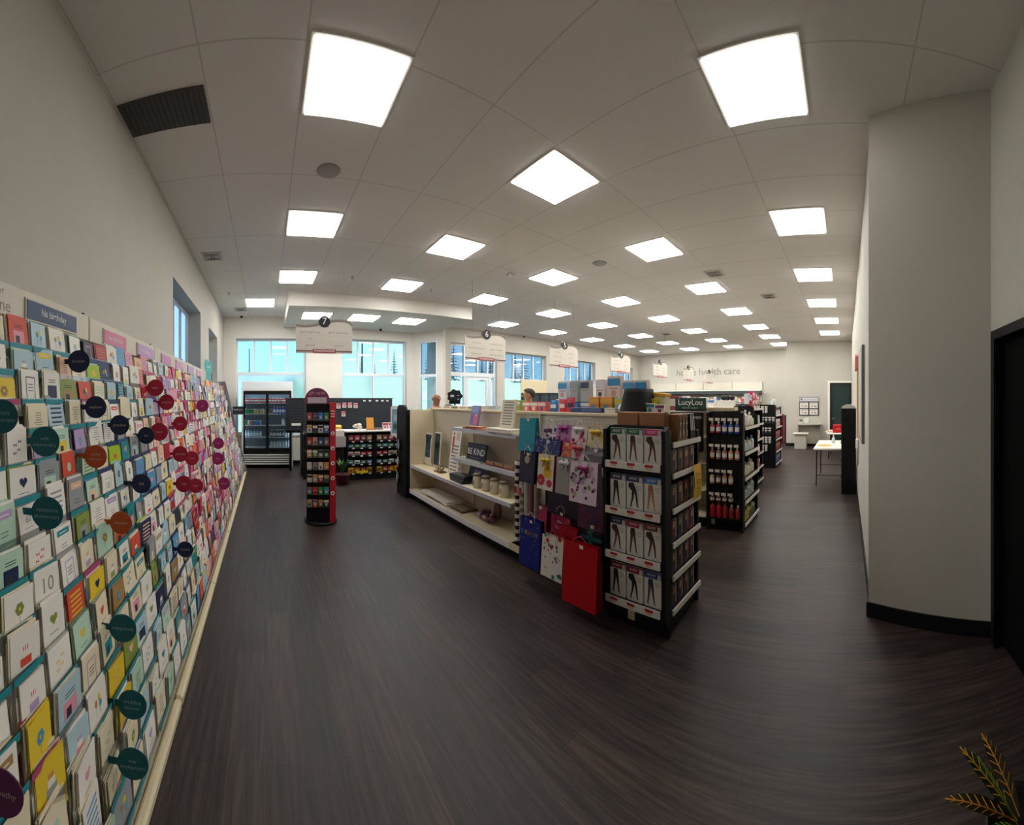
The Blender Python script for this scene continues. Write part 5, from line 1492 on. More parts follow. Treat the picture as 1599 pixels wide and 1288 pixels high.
b.add(vs, [(2 * k, 2 * k + 1, 2 * k + 3, 2 * k + 2) for k in range(n)], M('E0B020', .5), True); b.build('paper', r)
b = MB(); b.text('2 for', .045, (0, -.0275, -.06), '-y', INK); b.text('$20', .055, (0, -.0285, -.115), '-y', INK); b.text('save', .03, (0, -.027, -.165), '-y', INK); b.build('lettering', r)
# cartons, binders and black bag on top of the near end
for i, (x, y, w) in enumerate(((2.37, 1.56, .19), (2.37, 1.36, .19))):
    b = MB(); b.bx(-.055, .055, -w / 2, w / 2, 0, .215, KRAFT, .004); b.bx(-.03, .03, -w / 2 - .0008, -w / 2, .0, .215, M('7A5236', .7)); b.bx(-.056, -.0552, -.03, .03, .1, .104, M('6A4830', .7))
    tag(b.build('kraft_carton', None, (x, y, 1.351)), f"brown kraft carton standing on the hosiery end cap, {['left', 'right'][i]} one", 'carton', 'kraft cartons on the end cap')
for i in range(3):
    b = MB(); b.bx(-.024, .024, -.06, .06, 0, .2, M('9A7048', .6), .002); b.bx(-.02, .0, -.0608, -.06, .02, .18, M('1E1A1C', .5)); b.disc((.012, -.0612, .13), .01, M('D8D0C4', .5), '-y', 10); b.bx(.004, .02, -.0608, -.06, .03, .08, M('C8B898', .5))
    tag(b.build('patterned_carton', None, (2.46 + .056 * i, 1.25, 1.351)), f"tan carton with black stripe right of the kraft cartons, {nth(i + 1)} from left", 'carton', 'patterned cartons on the end cap')
for i in range(3):
    b = MB(); b.bx(-.012, .012, -.06, .08, 0, .2, M('22222A', .4), .002); b.bx(-.006, .006, -.0606, -.06, .07, .19, M('DAD8D4', .5))
    tag(b.build('black_binder', None, (2.65 + .034 * i, 1.24, 1.351), 0, R(-6 - 2 * i)), f"black folder with white spine label leaning right, {nth(i + 1)} from left", 'folder', 'black folders on the end cap')
b = MB(); n = 18
prof = []
vs = []; fs = []
for j in range(7):
    t = j / 6
    for k in range(n):
        a = 2 * PI * k / n
        rr = 1 + .06 * math.sin(5 * a) * (.4 + t) 
        sx_, sy_ = .23 * (1 - .28 * t) * rr, .17 * (1 - .3 * t) * rr
        vs.append((sx_ * math.cos(a), sy_ * math.sin(a), .24 * t))
for j in range(6):
    for k in range(n): fs.append((j * n + k, j * n + (k + 1) % n, (j + 1) * n + (k + 1) % n, (j + 1) * n + k))
fs.append(tuple(range(6 * n, 7 * n))); b.add(vs, fs, M('1A1A1E', .7), True)
tag(b.build('black_fabric_bag', None, (2.98, 1.88, 1.525)), 'black gathered fabric bag standing on top of the near shelving', 'bag')

# ---- paper goods standing along the island top
TOPZ = 1.52
def top_item(me, nm, y, x, z, lb, cat='pack'):
    inst(me, nm, (x, y, z), lb, cat, 'household goods along the island top', WEST)
tp = [
    (BX(.12, .1, .14, '7AA85A', band='E8E4DC', dot='E07A3A'), 'household_pack', 3.62, 2.97, 0, 'green and orange pack, leftmost of the goods on the island top'),
    (BX(.13, .1, .12, 'D86A6A', band='F0E8E4', dot='E8D8D4'), 'household_pack', 3.44, 2.97, 0, 'pink-red pack right of the green one on the island top'),
    (BX(.13, .1, .12, 'D05A62', band='F0E8E4', dot='E8D8D4'), 'household_pack', 3.30, 2.97, 0, 'pink-red pack, second of three on the island top'),
    (BX(.13, .1, .12, 'D86A6A', band='E8D0D0', dot='6A5A8A'), 'household_pack', 3.16, 2.97, 0, 'pink-red pack, third of three on the island top'),
    (PO(.14, .14, '3A78B8', 'E8ECF0'), 'soft_pack', 3.0, 2.97, 0, 'bright blue soft pack in front on the island top'),
    (PO(.12, .15, 'C83848', 'E8DCD8'), 'soft_pack', 2.86, 2.97, 0, 'red soft pack beside the blue one on the island top'),
    (PO(.12, .17, 'D04858', '3A3A60'), 'soft_pack', 2.74, 2.97, 0, 'taller red soft pack on the island top'),
    (BX(.13, .1, .17, 'E0963A', band='E8A850', dot='4A90B8'), 'tissue_box', 2.42, 3.02, 0, 'orange tissue box with blue badge, left one'),
    (BX(.15, .1, .17, 'E09030', band='E8A850', dot='4A90B8'), 'tissue_box', 2.26, 3.02, 0, 'orange tissue box with blue badge, right one'),
    (BX(.15, .1, .16, '8ABAB0', band='C8B850', dot='E8E8E0'), 'tissue_box', 2.08, 3.02, 0, 'pale teal pack right of the orange boxes'),
    (BT(.17, .035, '1E3A2A', '1A1A1E', '2A4A38'), 'dark_bottle', 1.97, 3.0, 0, 'dark green bottle among the goods on the island top'),
    (BX(.12, .1, .16, 'E0C84A', band='D8D0D8', dot='8A6AA8'), 'household_pack', 1.86, 3.02, 0, 'yellow pack with purple badge on the island top'),
    (BX(.09, .1, .15, 'D8C030', dot='E0C840'), 'household_pack', 1.74, 3.05, 0, 'plain yellow pack at the right of the goods'),
    (BX(.14, .08, .24, 'D8E0E8', band='4A98C8', dot='D8A890'), 'paper_towel_pack', 2.98, 3.12, .12, 'white pack with blue top, left of the upper row'),
    (BX(.12, .08, .24, 'A8B0B4', band='98A2A8'), 'paper_towel_pack', 2.80, 3.12, .12, 'grey pack in the upper row of goods'),
    (BX(.12, .08, .24, 'B0B4B4', band='3A4A60'), 'paper_towel_pack', 2.64, 3.12, .12, 'grey pack with a dark band in the upper row'),
    (BX(.12, .08, .24, 'E0D8DC', band='D8D4DC', dot='4A4A60'), 'paper_towel_pack', 2.44, 3.14, .12, 'white patterned pack in the upper row'),
    (BX(.16, .08, .27, 'D8C8C0', band='3A88B8', dot='B89A88'), 'paper_towel_pack', 2.26, 3.14, .12, 'tall blue-topped pack, tallest of the upper row'),
    (BX(.13, .08, .24, 'D0C4C0', band='4A90C0', dot='A88A80'), 'paper_towel_pack', 2.08, 3.14, .1, 'blue-topped pack with round badge in the upper row'),
    (BX(.13, .08, .24, 'D4CCC8', band='3A88C0', dot='9A9490'), 'paper_towel_pack', 1.93, 3.14, .1, 'last blue-topped pack in the upper row'),
    (BX(.14, .09, .12, 'E4E0DC', band='E8E4E0'), 'household_pack', 2.98, 3.13, 0, 'white base pack under the left upper pack'),
    (BX(.13, .09, .12, '3A78B8', band='5A98D0'), 'household_pack', 2.80, 3.13, 0, 'blue pack under the grey upper pack'),
    (BX(.13, .09, .12, '4A88C8', band='E0E4E8'), 'household_pack', 2.64, 3.13, 0, 'blue and white pack under the banded grey one'),
    (BX(.16, .09, .12, 'E4DCD8'), 'household_pack', 2.44, 3.15, 0, 'white pack hidden behind the orange boxes'),
    (BX(.16, .09, .12, 'E0D8CC'), 'household_pack', 2.25, 3.15, 0, 'cream pack hidden behind the orange boxes'),
    (BX(.13, .09, .1, 'E4E0D8'), 'household_pack', 2.08, 3.15, 0, 'white pack under the right upper packs'),
    (BX(.13, .09, .1, 'DCD8D0'), 'household_pack', 1.93, 3.15, 0, 'pale pack under the last upper pack')]
for me, nm, y, x, dz, lb in tp:
    top_item(me, nm, y, x, TOPZ + dz, lb)
b = MB(); b.bx(-.04, .04, -.21, .21, 0, .05, M('3A4A78', .4), .005); b.bx(-.041, -.04, -.2, .05, .012, .038, M('5A6A98', .4))
tag(b.build('foil_roll_box', None, (2.90, 2.44, 1.532)), 'long blue roll box lying at the island edge', 'box')
inst(BX(.13, .06, .05, 'E0DCD0', band='C8C0B0'), 'small_white_box', (2.9, 2.14, 1.532), 'small white box right of the long blue box', 'box', None, WEST)
b = MB(); b.sphere((0, 0, .05), (.045, .05, .05), M('E4E0D4', .6), 12, 8); b.sphere((.0, -.1, .03), (.04, .05, .03), M('D8D4C8', .6), 12, 8)
tag(b.build('cotton_bundle', None, (2.9, 2.0, 1.53)), 'white rounded cotton bundle near the right end of the island top', 'bundle')
for i, (y, c, h) in enumerate(((1.70, '2A8A98', .1), (1.60, '8A2A5A', .09))):
    inst(BX(.09, .02, h, 'E8E4DC', band=c, dot=c), 'shelf_card', (2.9, y - .0, 1.53), f"small white card with a {['teal', 'maroon'][i]} square by the black bag", 'card', None, WEST)
b = MB(); b.bx(-.06, .06, -.08, .08, 0, .18, M('E0D4B8', .6), .01); b.box((0, 0, .19), (.13, .17, .04), M('E0A840', .6), .008, rx=R(6))
tag(b.build('cream_sack', None, (3.12, 1.72, 1.52)), 'cream sack with orange top left of the black bag', 'sack')

# ------------------------------------------------------------------ second, third and fourth shelving islands
def island(lb, x0, x1, y0, y1):
    r = thing('gondola_shelf', lb, 'shelving', (0, 0, 0))
    xc = (x0 + x1) / 2
    b = MB(); b.bx(x0 + .06, x1 - .06, y0, y1, 0, .10, BLACK); b.build('kick_base', r)
    b = MB(); b.bx(xc - .015, xc + .015, y0, y1, .1, 1.50, CREAM_SHADE); b.build('centre_panel', r)
    for z in (.16, .5, .85, 1.18):
        for a, e in ((x0, xc - .015), (xc + .015, x1)):
            b = MB(); b.bx(a, e, y0, y1, z - .02, z, CREAM); b.build('shelf', r)
    b = MB(); b.bx(x0 + .12, x1 - .12, y0, y1, 1.50, 1.52, WHITE); b.build('top_shelf', r)
    return r
I2 = (4.44, 5.28)
island('second shelving island, right of the one nearest the camera', I2[0], I2[1], 1.78, 5.5)
EC2 = end_cap('black end cap of pegged bottles on the second island', I2[0], I2[1], 1.27, 1.76, 1.52, [.08, .36, .66, .98, 1.31], 'b')
b = MB(); b.prism([(I2[0] - .02, 0), (I2[0] + .03, 0), (I2[0] + .03, 1.52), (I2[0] - .02, 1.50)], 'y', 1.27, 1.30, BLACK); b.build('side_lip', EC2)
b = MB(); b.prism([(I2[0] - .02, 0), (I2[0] + .03, 0), (I2[0] + .03, 1.52), (I2[0] - .02, 1.50)], 'y', 1.73, 1.76, BLACK); b.build('side_lip', EC2)
b = MB(); b.bx(I2[0] + .022, I2[0] + .03, 1.66, 1.71, .06, .17, M('C8C0A8', .5), .004); b.build('outlet_plate', EC2)
pegrows = [(1.24, [('A83040', 'E8D0D0')] * 2 + [('2A4A90', 'D8DCE8')] * 3, .15), (.91, [('A8403A', 'E8E0D8'), ('9A7A70', 'E8E0D8'), ('8A6A60', 'E8E0D8'), ('C87A48', 'E8D8C0'), ('B86A50', 'E8D8C0')], .15),
           (.60, [('B8A078', '2A2A2E'), ('6A3030', '2A2A2E'), ('B87850', 'D8C8B0'), ('B8A060', 'D8D0A8')], .14), (.38, [('8A5A50', 'D8D0C8'), ('6A3A38', 'C8C0B8'), ('9A5A50', 'D8D0C8'), ('8A6A60', 'D8D0C8')], .07)]
pcn = {'A83040': 'red', '2A4A90': 'blue', 'A8403A': 'rust red', '9A7A70': 'dusty brown', '8A6A60': 'brown', 'C87A48': 'orange', 'B86A50': 'terracotta', 'B8A078': 'tan', '6A3030': 'dark red', 'B87850': 'copper', 'B8A060': 'gold', '8A5A50': 'brown', '6A3A38': 'maroon', '9A5A50': 'brick'}
for ri, (z, its, h) in enumerate(pegrows):
    for i, (c, cap) in enumerate(its):
        y = 1.68 - .083 * i
        inst(BT(h, .03, c, cap, 'E0D4CC'), 'pegged_bottle', (I2[0] - .012, y, z), f"{pcn[c]} bottle, {nth(i + 1)} from left in {nth(ri + 1)} hanging row on the second island's end", 'bottle', 'bottles hanging on the second end cap')
        b = MB(); b.bx(I2[0] - .06, I2[0] - .056, y - .03, y + .03, z + h + .01, z + h + .045, M('E0D0C0', .5)); b.tube([(I2[0] + .03, y, z + h + .015), (I2[0] - .058, y, z + h + .015)], .004, STEEL, 5); b.build('peg_tag', EC2)
for i, c in enumerate(('B01828', 'B81A2A', 'A82030', '9A2838', '8A2A34')):
    inst(BT(.20 if i < 3 else .17, .032, c, 'B01828' if i < 3 else 'E8E8E8', None if i < 3 else '8A2A34'), 'spray_bottle', (I2[0] - .0, 1.68 - .085 * i, .17), f"red bottle standing at the foot of the second island's end, {nth(i + 1)} from left", 'bottle', 'red bottles at the foot of the second end cap')
b = MB(); b.bx(I2[0] - .04, I2[0] + .03, 1.30, 1.73, .15, .17, BLACKM); b.build('foot_ledge', EC2)
b = MB(); b.bx(I2[0] - .02, I2[0] + .03, 1.30, 1.73, .365, .378, BLACKM); b.build('foot_ledge', EC2)
wb = [('E4E0D4', 'D8D4C8'), ('D8DCD8', '98A8A8'), ('E0D8C4', 'C8C0A8'), ('CCD4D0', '8A9A98'), ('B8A840', '6A7A48')]
zl = [1.31, .98, .66, .36, .08]
for ri, z in enumerate(zl):
    for i in range(6):
        c, k = wb[ri]
        h = [.17, .15, .20, .13, .16, .12][(i + ri) % 6] * (1.1 if ri < 4 else .9)
        me = BT(round(h, 3), .038, c, k, ['E8E4D8', 'C8D0D0', 'D8D0BC', 'B8C4C0', 'C8B858'][ri], pump=(i % 3 == 1)) if (ri < 4) else BX(.085, .08, .14 if i % 2 else .17, 'B8A840' if i < 3 else '5A6A48', band='D8D0A0')
        inst(me, 'lotion_bottle' if ri < 4 else 'bath_box', (I2[0] + .12 + .105 * i, 1.34, z), f"{'white lotion bottle' if ri < 4 else 'yellow-green bath box'}, {nth(i + 1)} from left on {nth(ri + 1)} south shelf of second island", 'bottle' if ri < 4 else 'box', 'toiletries on the second end cap')
# dark display sign between the first and second islands
r = thing('display_sign', 'dark green shelf display with white lettering at a corner of the second island', 'sign', (4.42, 1.98, 1.52), WEST)
b = MB(); b.bx(-.22, .22, -.02, .0, .0, .17, M('1E3A32', .4), .004); b.bx(-.20, .20, -.05, .06, -.0, .02, BLACK); b.build('sign_board', r)
b = MB(); b.text('LucyLou', .105, (0, -.0212, .11), '-y', PAPER, 1, .34); b.build('lettering', r)
b = MB(); b.text('fashion readers', .035, (0, -.0212, .04), '-y', M('C8D0C8', .5)); b.build('lettering', r)
for i in range(8):
    b = MB()
    for s in (-1, 1): b.tube([(s * .022 + .016 * math.cos(t * PI / 5), 0, .02 + .013 * math.sin(t * PI / 5)) for t in range(10)], .0028, M('D8D4CC', .4), 5, True)
    b.bx(-.008, .008, -.002, .002, .018, .023, M('D8D4CC', .4))
    tag(b.build('reading_glasses', None, (4.30, 2.18 - .09 * i if i < 5 else 2.13 - .09 * (i - 5), 1.42 if i < 5 else 1.33), WEST), f"pair of pale reading glasses under the dark green sign, {['upper row', 'lower row'][i >= 5]} {nth((i % 5) + 1)} from left", 'glasses', 'reading glasses on the green display')
b = MB(); b.bx(4.31, 4.42, 1.8, 2.25, 1.0, 1.5, BLACK); tag(b.build('glasses_rack', None), 'black rack holding the reading glasses under the green sign', 'rack')
b = MB(); b.bx(-.06, .06, -.1, .1, 0, .2, M('8A3A3A', .5), .004); b.bx(-.0612, -.06, -.06, .06, .06, .16, M('D8C8C0', .5))
tag(b.build('red_box', None, (4.66, 2.35, 1.52)), 'dark red box left of the dark green sign on the second island', 'box')
# goods on the second island's top
t2 = [('E4E0D8', 'C8C4BC'), ('D8D4CC', 'B8B4A8'), ('E8E4DC', '3A68B0'), ('E0D4C0', 'C8B898'), ('3A6AB8', 'D8E0E8'), ('C8D4E0', '4A78C0'), ('E8D8C8', 'D87848'), ('4A4A50', 'D8D4CC'), ('E0E4E8', '8AA0B8')]
tcn = ['white', 'cream', 'white and blue', 'beige', 'blue', 'pale blue', 'peach', 'dark', 'silvery']
for i in range(18):
    c, bd = t2[i % 9]
    y = 4.9 - .155 * i
    h = [.12, .18, .14, .1, .16, .2, .12, .15, .19][(i * 4) % 9]
    inst(BX(.12, .1, h, c, band=bd), 'top_carton', (4.85, y, 1.52), f"{tcn[i % 9]} carton on the second island's top, {nth(i + 1)} from left", 'carton', 'cartons on the second island top', WEST)
b = MB(); b.bx(-.2, .2, -.08, .08, 0, .045, M('E0C8A8', .5), .004); tag(b.build('flat_carton', None, (4.62, 1.62, 1.522), R(90)), 'flat peach carton on top of the second end cap', 'carton')

I3 = (6.62, 7.5)
island('third shelving island, mostly hidden behind the second', I3[0], I3[1], 2.13, 5.5)
EC3 = end_cap('white-edged end cap of the third island, a narrow sliver', I3[0], I3[1], 1.71, 2.11, 1.56, [.08, .34, .62, .9, 1.2, 1.5], 'c')
for ri, z in enumerate((.34, .62, .9, 1.2, 1.5)):
    for i in range(5):
        inst(BX(.1, .1, .16, ['E8E4E0', 'D8B0A8', 'C8D0D8', 'D8D0C0', 'B84A50'][(i + ri) % 5], band=['B84A50', 'E8E4DC', '6A88B0', 'D87A50', 'E8E4DC'][(i + ri) % 5]), 'medicine_carton', (I3[0] + .14 + .12 * i, 1.79, z), f"small carton on the third island's end, {nth(i + 1)} from left on {nth(6 - ri if ri < 5 else 1)} shelf down", 'carton', 'cartons on the third end cap')
for i in range(10):
    inst(BX(.14, .1, .16 + .02 * (i % 3), ['4A70B8', 'E0E0DC', '6A98D0', 'D8D8D4', 'E8E4DC'][i % 5], band=['E0E4E8', '4A70B8'][i % 2]), 'top_carton', (7.0, 4.2 - .17 * i, 1.52), f"{['blue', 'white', 'light blue', 'pale grey', 'cream'][i % 5]} carton on the third island's top, {nth(i + 1)} from left", 'carton', 'cartons on the third island top', WEST)
b = MB(); b.bx(-.28, .28, -.18, .18, 0, .025, DARK); tag(b.build('riser_tray', None, (7.1, 1.92, 1.562)), 'dark riser tray on the end of the third island', 'tray')
for i, (x, c, w, h) in enumerate(((6.72, 'E4E4E8', .09, .2), (6.86, 'D8E0E8', .1, .17), (7.05, 'B8285A', .17, .25), (7.26, 'D85A5A', .12, .22), (7.4, 'E08A7A', .1, .2))):
    inst(BX(w, .09, h, c, band='E8C8D0' if i > 1 else '8AA0B0'), 'gift_pack', (x, 1.85, 1.588 if x < 7.35 else 1.562), f"{['white', 'pale blue', 'large magenta', 'coral', 'salmon'][i]} pack standing on the third island's end", 'pack', 'packs on the third end cap')
b = MB()
for i in range(3): b.sphere((0.0, -.09 * i, .05), (.06, .06, .05), M('1A1A1E', .6), 10, 6)
tag(b.build('round_headwear', None, (7.0, 2.42, 1.662)), 'row of black round caps on the third island top', 'cap')
b = MB(); b.bx(-.12, .12, -.2, .2, 0, .14, M('D8D4CC', .5), .004); tag(b.build('storage_box', None, (7.0, 2.33, 1.521)), 'pale box under the black caps', 'box')

I4 = (8.85, 9.75)
island('fourth shelving island, at the far end of the right-hand aisle', I4[0], I4[1], 2.15, 5.5)
EC4 = end_cap('black end cap of the fourth island with hanging accessories', I4[0], I4[1], 1.72, 2.13, 1.56, [.1, .4, .7, 1.0, 1.3, 1.54], 'd')
for ri, (z, n, c) in enumerate(((1.36, 2, 'D8D8DC'), (1.1, 4, '3A3A48'), (.84, 3, '2A2A38'), (.62, 3, 'C8C8CC'), (.42, 2, 'C8C4C0'))):
    for i in range(n):
        inst(BX(.06, .02, .12, c, band='D8D4D0'), 'accessory_packet', (I4[0] - .02, 2.04 - .09 * i, z), f"{'pale' if c[0] in 'CD' else 'dark'} packet, {nth(i + 1)} from left in {nth(ri + 1)} row on the fourth end cap", 'packet', 'packets on the fourth end cap', WEST)
        b = MB(); b.bx(I4[0] - .05, I4[0] - .045, 2.0 - .09 * i, 2.07 - .09 * i, z + .13, z + .16, M('E4E0DC', .5)); b.tube([(I4[0] + .03, 2.04 - .09 * i, z + .12), (I4[0] - .045, 2.04 - .09 * i, z + .125)], .003, STEEL, 5); b.build('peg_tag', EC4)
for ri, z in enumerate((.1, .4, .7, 1.0, 1.3)):
    for i in range(5):
        cc = ['4A5A88', '8A3A38', '8A4038', 'C8A8A8', 'D8C8C4'][ri]
        inst(BX(.12, .1, .2, cc, band=['8A9AB8', 'C88A80', 'C87A70', 'E8E0E0', '8A5A60'][ri]), 'shelf_carton', (I4[0] + .16 + .14 * i, 1.80, z), f"{['slate blue', 'brick red', 'rust', 'pinkish', 'pale pink'][ri]} carton on the fourth end cap, {nth(i + 1)} from left", 'carton', 'cartons on the fourth end cap')
for i in range(3):
    inst(BT(.16, .04, 'D8DCDC', 'E8E8E8'), 'clear_bottle', (9.15 + .13 * i, 1.85, 1.54), f"pale bottle on top of the fourth end cap, {nth(i + 1)} from left", 'bottle', 'pale bottles on the fourth end cap')
b = MB()
for k in range(4): b.bx(-.02 - .004 * k, .02, -.012 * k - .01, -.012 * k, -.8 + .03 * k, 0, M(['B0304A', 'C04058', 'A82848', 'C85068'][k], .7))
b.tube([(0, 0, 0), (-.1, 0, .02)], .004, STEEL, 5); b.bx(-.02, .06, -.05, 0, -.8, -.05, M('B83850', .7))
tag(b.build('red_scarf', None, (9.78, 1.72, 1.3)), 'red cloth hanging at the right side of the fourth end cap', 'scarf')

# ------------------------------------------------------------------ far east wall: shelving, goods and lettering
EW = thing('wall_shelving', 'long wall shelving under the lettering on the far wall', 'shelving', (15.18, 6.2, 0), 0)
b = MB(); b.bx(-.03, 0, -2.7, 2.7, 0, 2.45, M('CFC9BC', .6))
b.build('back_panel', EW)
for k in range(5):
    b = MB(); b.bx(-.05, -.03, -2.7 + 1.34 * k - .012 * (k > 0), -2.7 + 1.34 * k + .012, 0.0, 2.46, M('A8A494', .5)); b.build('upright', EW)
b = MB(); b.bx(-.5, -.03, -2.7, 2.7, 2.07, 2.11, M('F0EFEA', .4)); b.build('canopy', EW)
b = MB(); b.bx(-.48, -.04, -2.68, 2.68, 1.95, 2.07, M('4A4E54', .5)); b.build('canopy_fascia', EW)
for z in (.2, .6, 1.0, 1.38, 1.62):
    b = MB(); b.bx(-.42, -.03, -2.69, 2.69, z - .02, z, CREAM); b.build('shelf', EW)
random.seed(4)
ec = [('E8E6E0', 'white'), ('3A62B0', 'blue'), ('E4DCC4', 'cream'), ('5A8AD0', 'light blue'), ('D8DCE0', 'silver'), ('C8505A', 'rose red'), ('E8E4DC', 'off-white'), ('D8A050', 'amber')]
for row, z in ((0, 1.62), (1, 1.38)):
    for i in range(34):
        c, cn = ec[(i * 5 + row * 3 + (i // 7)) % 8]
        inst(BX(.125, .1, [.17, .2, .14, .22][(i * 3 + row) % 4], c, band=ec[(i + 3 + row) % 8][0]), 'pharmacy_carton', (14.85, 8.75 - .155 * i, z), f"{cn} carton, {nth(i + 1)} from left on the far wall's {['upper', 'lower'][row]} shelf", 'carton', 'cartons on the far wall shelving', WEST)
r = thing('wall_lettering', 'grey letters reading home health care on the far wall', 'lettering', (15.195, 6.0, 2.93), WEST)
ext = lambda w: (max(v[0] for v in text_mesh(w)[0]) - min(v[0] for v in text_mesh(w)[0])) * .44
ws = [ext(w) for w in ('home', 'health', 'care')]
xx = -(sum(ws) + .30) / 2
for wd, ww in zip(('home', 'health', 'care'), ws):
    b = MB(); b.text(wd, .44, (xx + ww / 2, -.006, -.012), '-y', M('BDB8AE', .5)); b.text(wd, .44, (xx + ww / 2, -.014, 0), '-y', M('8A8884', .5)); b.build('word', r)
    xx += ww + .15
# beige notice cabinet under window four
b = MB(); b.bx(-.6, .6, -.02, 0, .0, 1.45, M('D8CBA8', .55), .004); b.bx(-.6, -.585, -.026, -.02, 0, 1.45, M('C8BC9C', .5)); b.bx(.585, .6, -.026, -.02, 0, 1.45, M('C8BC9C', .5))
tag(b.build('beige_panel', None, (8.45, 9.53, .92)), 'plain beige panel covering the lower part of the window behind the man', 'panel')
b = MB(); b.bx(-.35, .35, -.2, .2, 0, .28, M('20242C', .4), .01)
for i in range(4): b.bx(-.33 + .17 * i, -.19 + .17 * i, -.203, -.2, .03, .25, M('4A525E', .3))
tag(b.build('black_appliance', None, (4.75, 5.2, 1.521), R(-38)), 'row of dark appliance boxes on the island top right of the man', 'box')

# ------------------------------------------------------------------ right-hand side: tables, tower, posters
def folding_table(lb, x0, x1, y0, y1, h=.74):
    r = thing('folding_table', lb, 'table', ((x0 + x1) / 2, (y0 + y1) / 2, 0))
    a, e = (x1 - x0) / 2, (y1 - y0) / 2
    b = MB(); b.bx(-a, a, -e, e, h - .045, h, M('ECE9E1', .45), .012); b.build('tabletop', r)
    for sx_ in (-1, 1):
        for sy_ in (-1, 1):
            b = MB(); b.tube([(sx_ * (a - .12), sy_ * (e - .06), h - .045), (sx_ * (a - .1), sy_ * (e - .05), 0)], .012, M('3A3A3E', .4), 8); b.build('leg', r)
        b = MB(); b.tube([(sx_ * (a - .105), -e + .055, .2), (sx_ * (a - .105), e - .055, .2)], .009, M('3A3A3E', .4), 6); b.build('crossbar', r)
    return r
folding_table('white folding table with a yellow sheet, nearest in the right aisle', 7.1, 8.55, -.12, .64)
folding_table('second white folding table carrying a red box, behind the first', 10.45, 11.7, -.15, .56)
b = MB(); b.bx(-.16, .16, -.13, .13, 0, .0015, M('E0B868', .6)); b.bx(-.1, .1, -.04, .06, .0016, .0018, M('D8A048', .6))
tag(b.build('yellow_sheet', None, (7.55, .45, .741), R(8)), 'yellow paper sheet lying on the near folding table', 'paper')
r = thing('sanitizer_bottle', 'clear pump bottle of hand sanitizer on the near folding table', 'bottle', (8.0, .28, .74))
b = MB(); b.lathe([(.03, 0), (.036, .01), (.036, .1), (.014, .13), (.014, .15), (0, .15)], M('C8D8DC', .2), 14); b.build('bottle_body', r)
b = MB(); b.lathe([(.016, .148), (.016, .165), (.006, .168), (.006, .2), (.012, .202), (.012, .215), (0, .215)], WHITE, 10); b.tube([(0, 0, .208), (-.04, 0, .203)], .005, WHITE, 6); b.build('pump', r)
r = thing('red_box', 'bright red box on the second folding table', 'box', (10.7, .22, .74))
b = MB(); b.box((0, 0, .11), (.3, .34, .22), M('C01A22', .45), .006); b.bx(-.1505, -.15, -.06, .08, .08, .14, M('D85058', .5)); b.build('box_body', r)
b = MB(); b.bx(-.12, .12, -.14, .14, 0, .02, M('E4DCCB', .6), .003); b.bx(-.08, .1, -.1, .1, .02, .06, M('D8CFBC', .6), .003); tag(b.build('paper_stack', None, (10.7, .46, .741 - .001), R(5)), 'pale stack of papers left of the red box', 'paper')
# dark product tower against the south wall
r = thing('display_tower', 'tall black display tower by the right wall, in front of the door', 'display', (6.72, -.04, 0))
b = MB(); b.bx(-.2, .22, -.13, .13, 0, 1.52, BLACK, .01); b.build('tower_body', r)
b = MB(); b.prism([(.13 * math.cos(PI * k / 12), .13 * .5 * math.sin(PI * k / 12)) for k in range(13)], 'x', -.2, .2, M('C4C0BC', .4)); o = b.build('curved_topper', r); o.location = (0, 0, 1.52)
for z in (.3, .6, .9, 1.2):
    b = MB(); b.bx(-.21, .23, .13, .14, z, z + .02, M('2A2A2E', .4)); b.build('edge_strip', r)
# instruction posters, console and stool on the east block
r = thing('poster_board', 'board of four instruction posters under a header, on the far right wall', 'poster', (13.385, 1.36, 1.12), WEST)
b = MB(); b.bx(-.36, .36, -.015, 0, 0, .5, M('26262C', .5)); b.bx(-.36, .36, -.015, 0, .5, .68, M('8A8E98', .4)); b.build('board', r)
b = MB()
b.quad([(-.33, -.0157, .53), (.33, -.0157, .53), (.33, -.0157, .65), (-.33, -.0157, .65)], M('D0CCD0', .5)); b.disc((-.27, -.0162, .59), .035, M('4A4E7A', .5), '-y', 12); b.text('blood pressure check', .06, (.05, -.0162, .59), '-y', M('A87A80', .5), 1, .5); b.build('header', r)
for i in range(2):
    for j in range(2):
        b = MB(); x, z = -.18 + .35 * i, .03 + .24 * j
        b.quad([(x - .15, -.0157, z), (x + .15, -.0157, z), (x + .15, -.0157, z + .2), (x - .15, -.0157, z + .2)], M('DEDAD2', .5)); b.disc((x - .05, -.0162, z + .08), .03, M('8A8A90', .5), '-y', 10); b.bx(x + .02, x + .1, -.0163, -.016, z + .05, z + .09, M('A84A50', .5)); b.bx(x - .12, x + .1, -.0163, -.016, z + .15, z + .165, INKL); b.build('poster', r)
r = thing('console_table', 'narrow grey wall console under the poster board', 'console', (13.2, 1.32, 0))
b = MB(); b.bx(-.18, .18, -.42, .42, .80, .84, M('C8C4BA', .45), .004); b.build('tabletop', r)
for s in (-1, 1):
    b = MB(); b.bx(-.14, .17, s * .40 - .012, s * .40 + .012, 0, .8, M('A8A296', .5)); b.build('side_leg', r)
b = MB(); b.bx(.14, .16, -.39, .39, .1, .78, M('B4AE9F', .5)); b.build('back_board', r)
r = thing('white_stool', 'boxy white stool in front of the poster console', 'stool', (12.74, 1.58, 0))
b = MB(); b.bx(-.16, .16, -.2, .2, 0, .5, M('C4BFB2', .5), .006); b.build('stool_body', r)
b = MB(); b.bx(-.22, .22, -.27, .27, .5, .54, M('D4CFC2', .45), .006); b.build('seat', r)
r = thing('blood_pressure_monitor', 'white arm-cuff monitor standing on the poster console', 'monitor', (13.18, 1.42, .84))
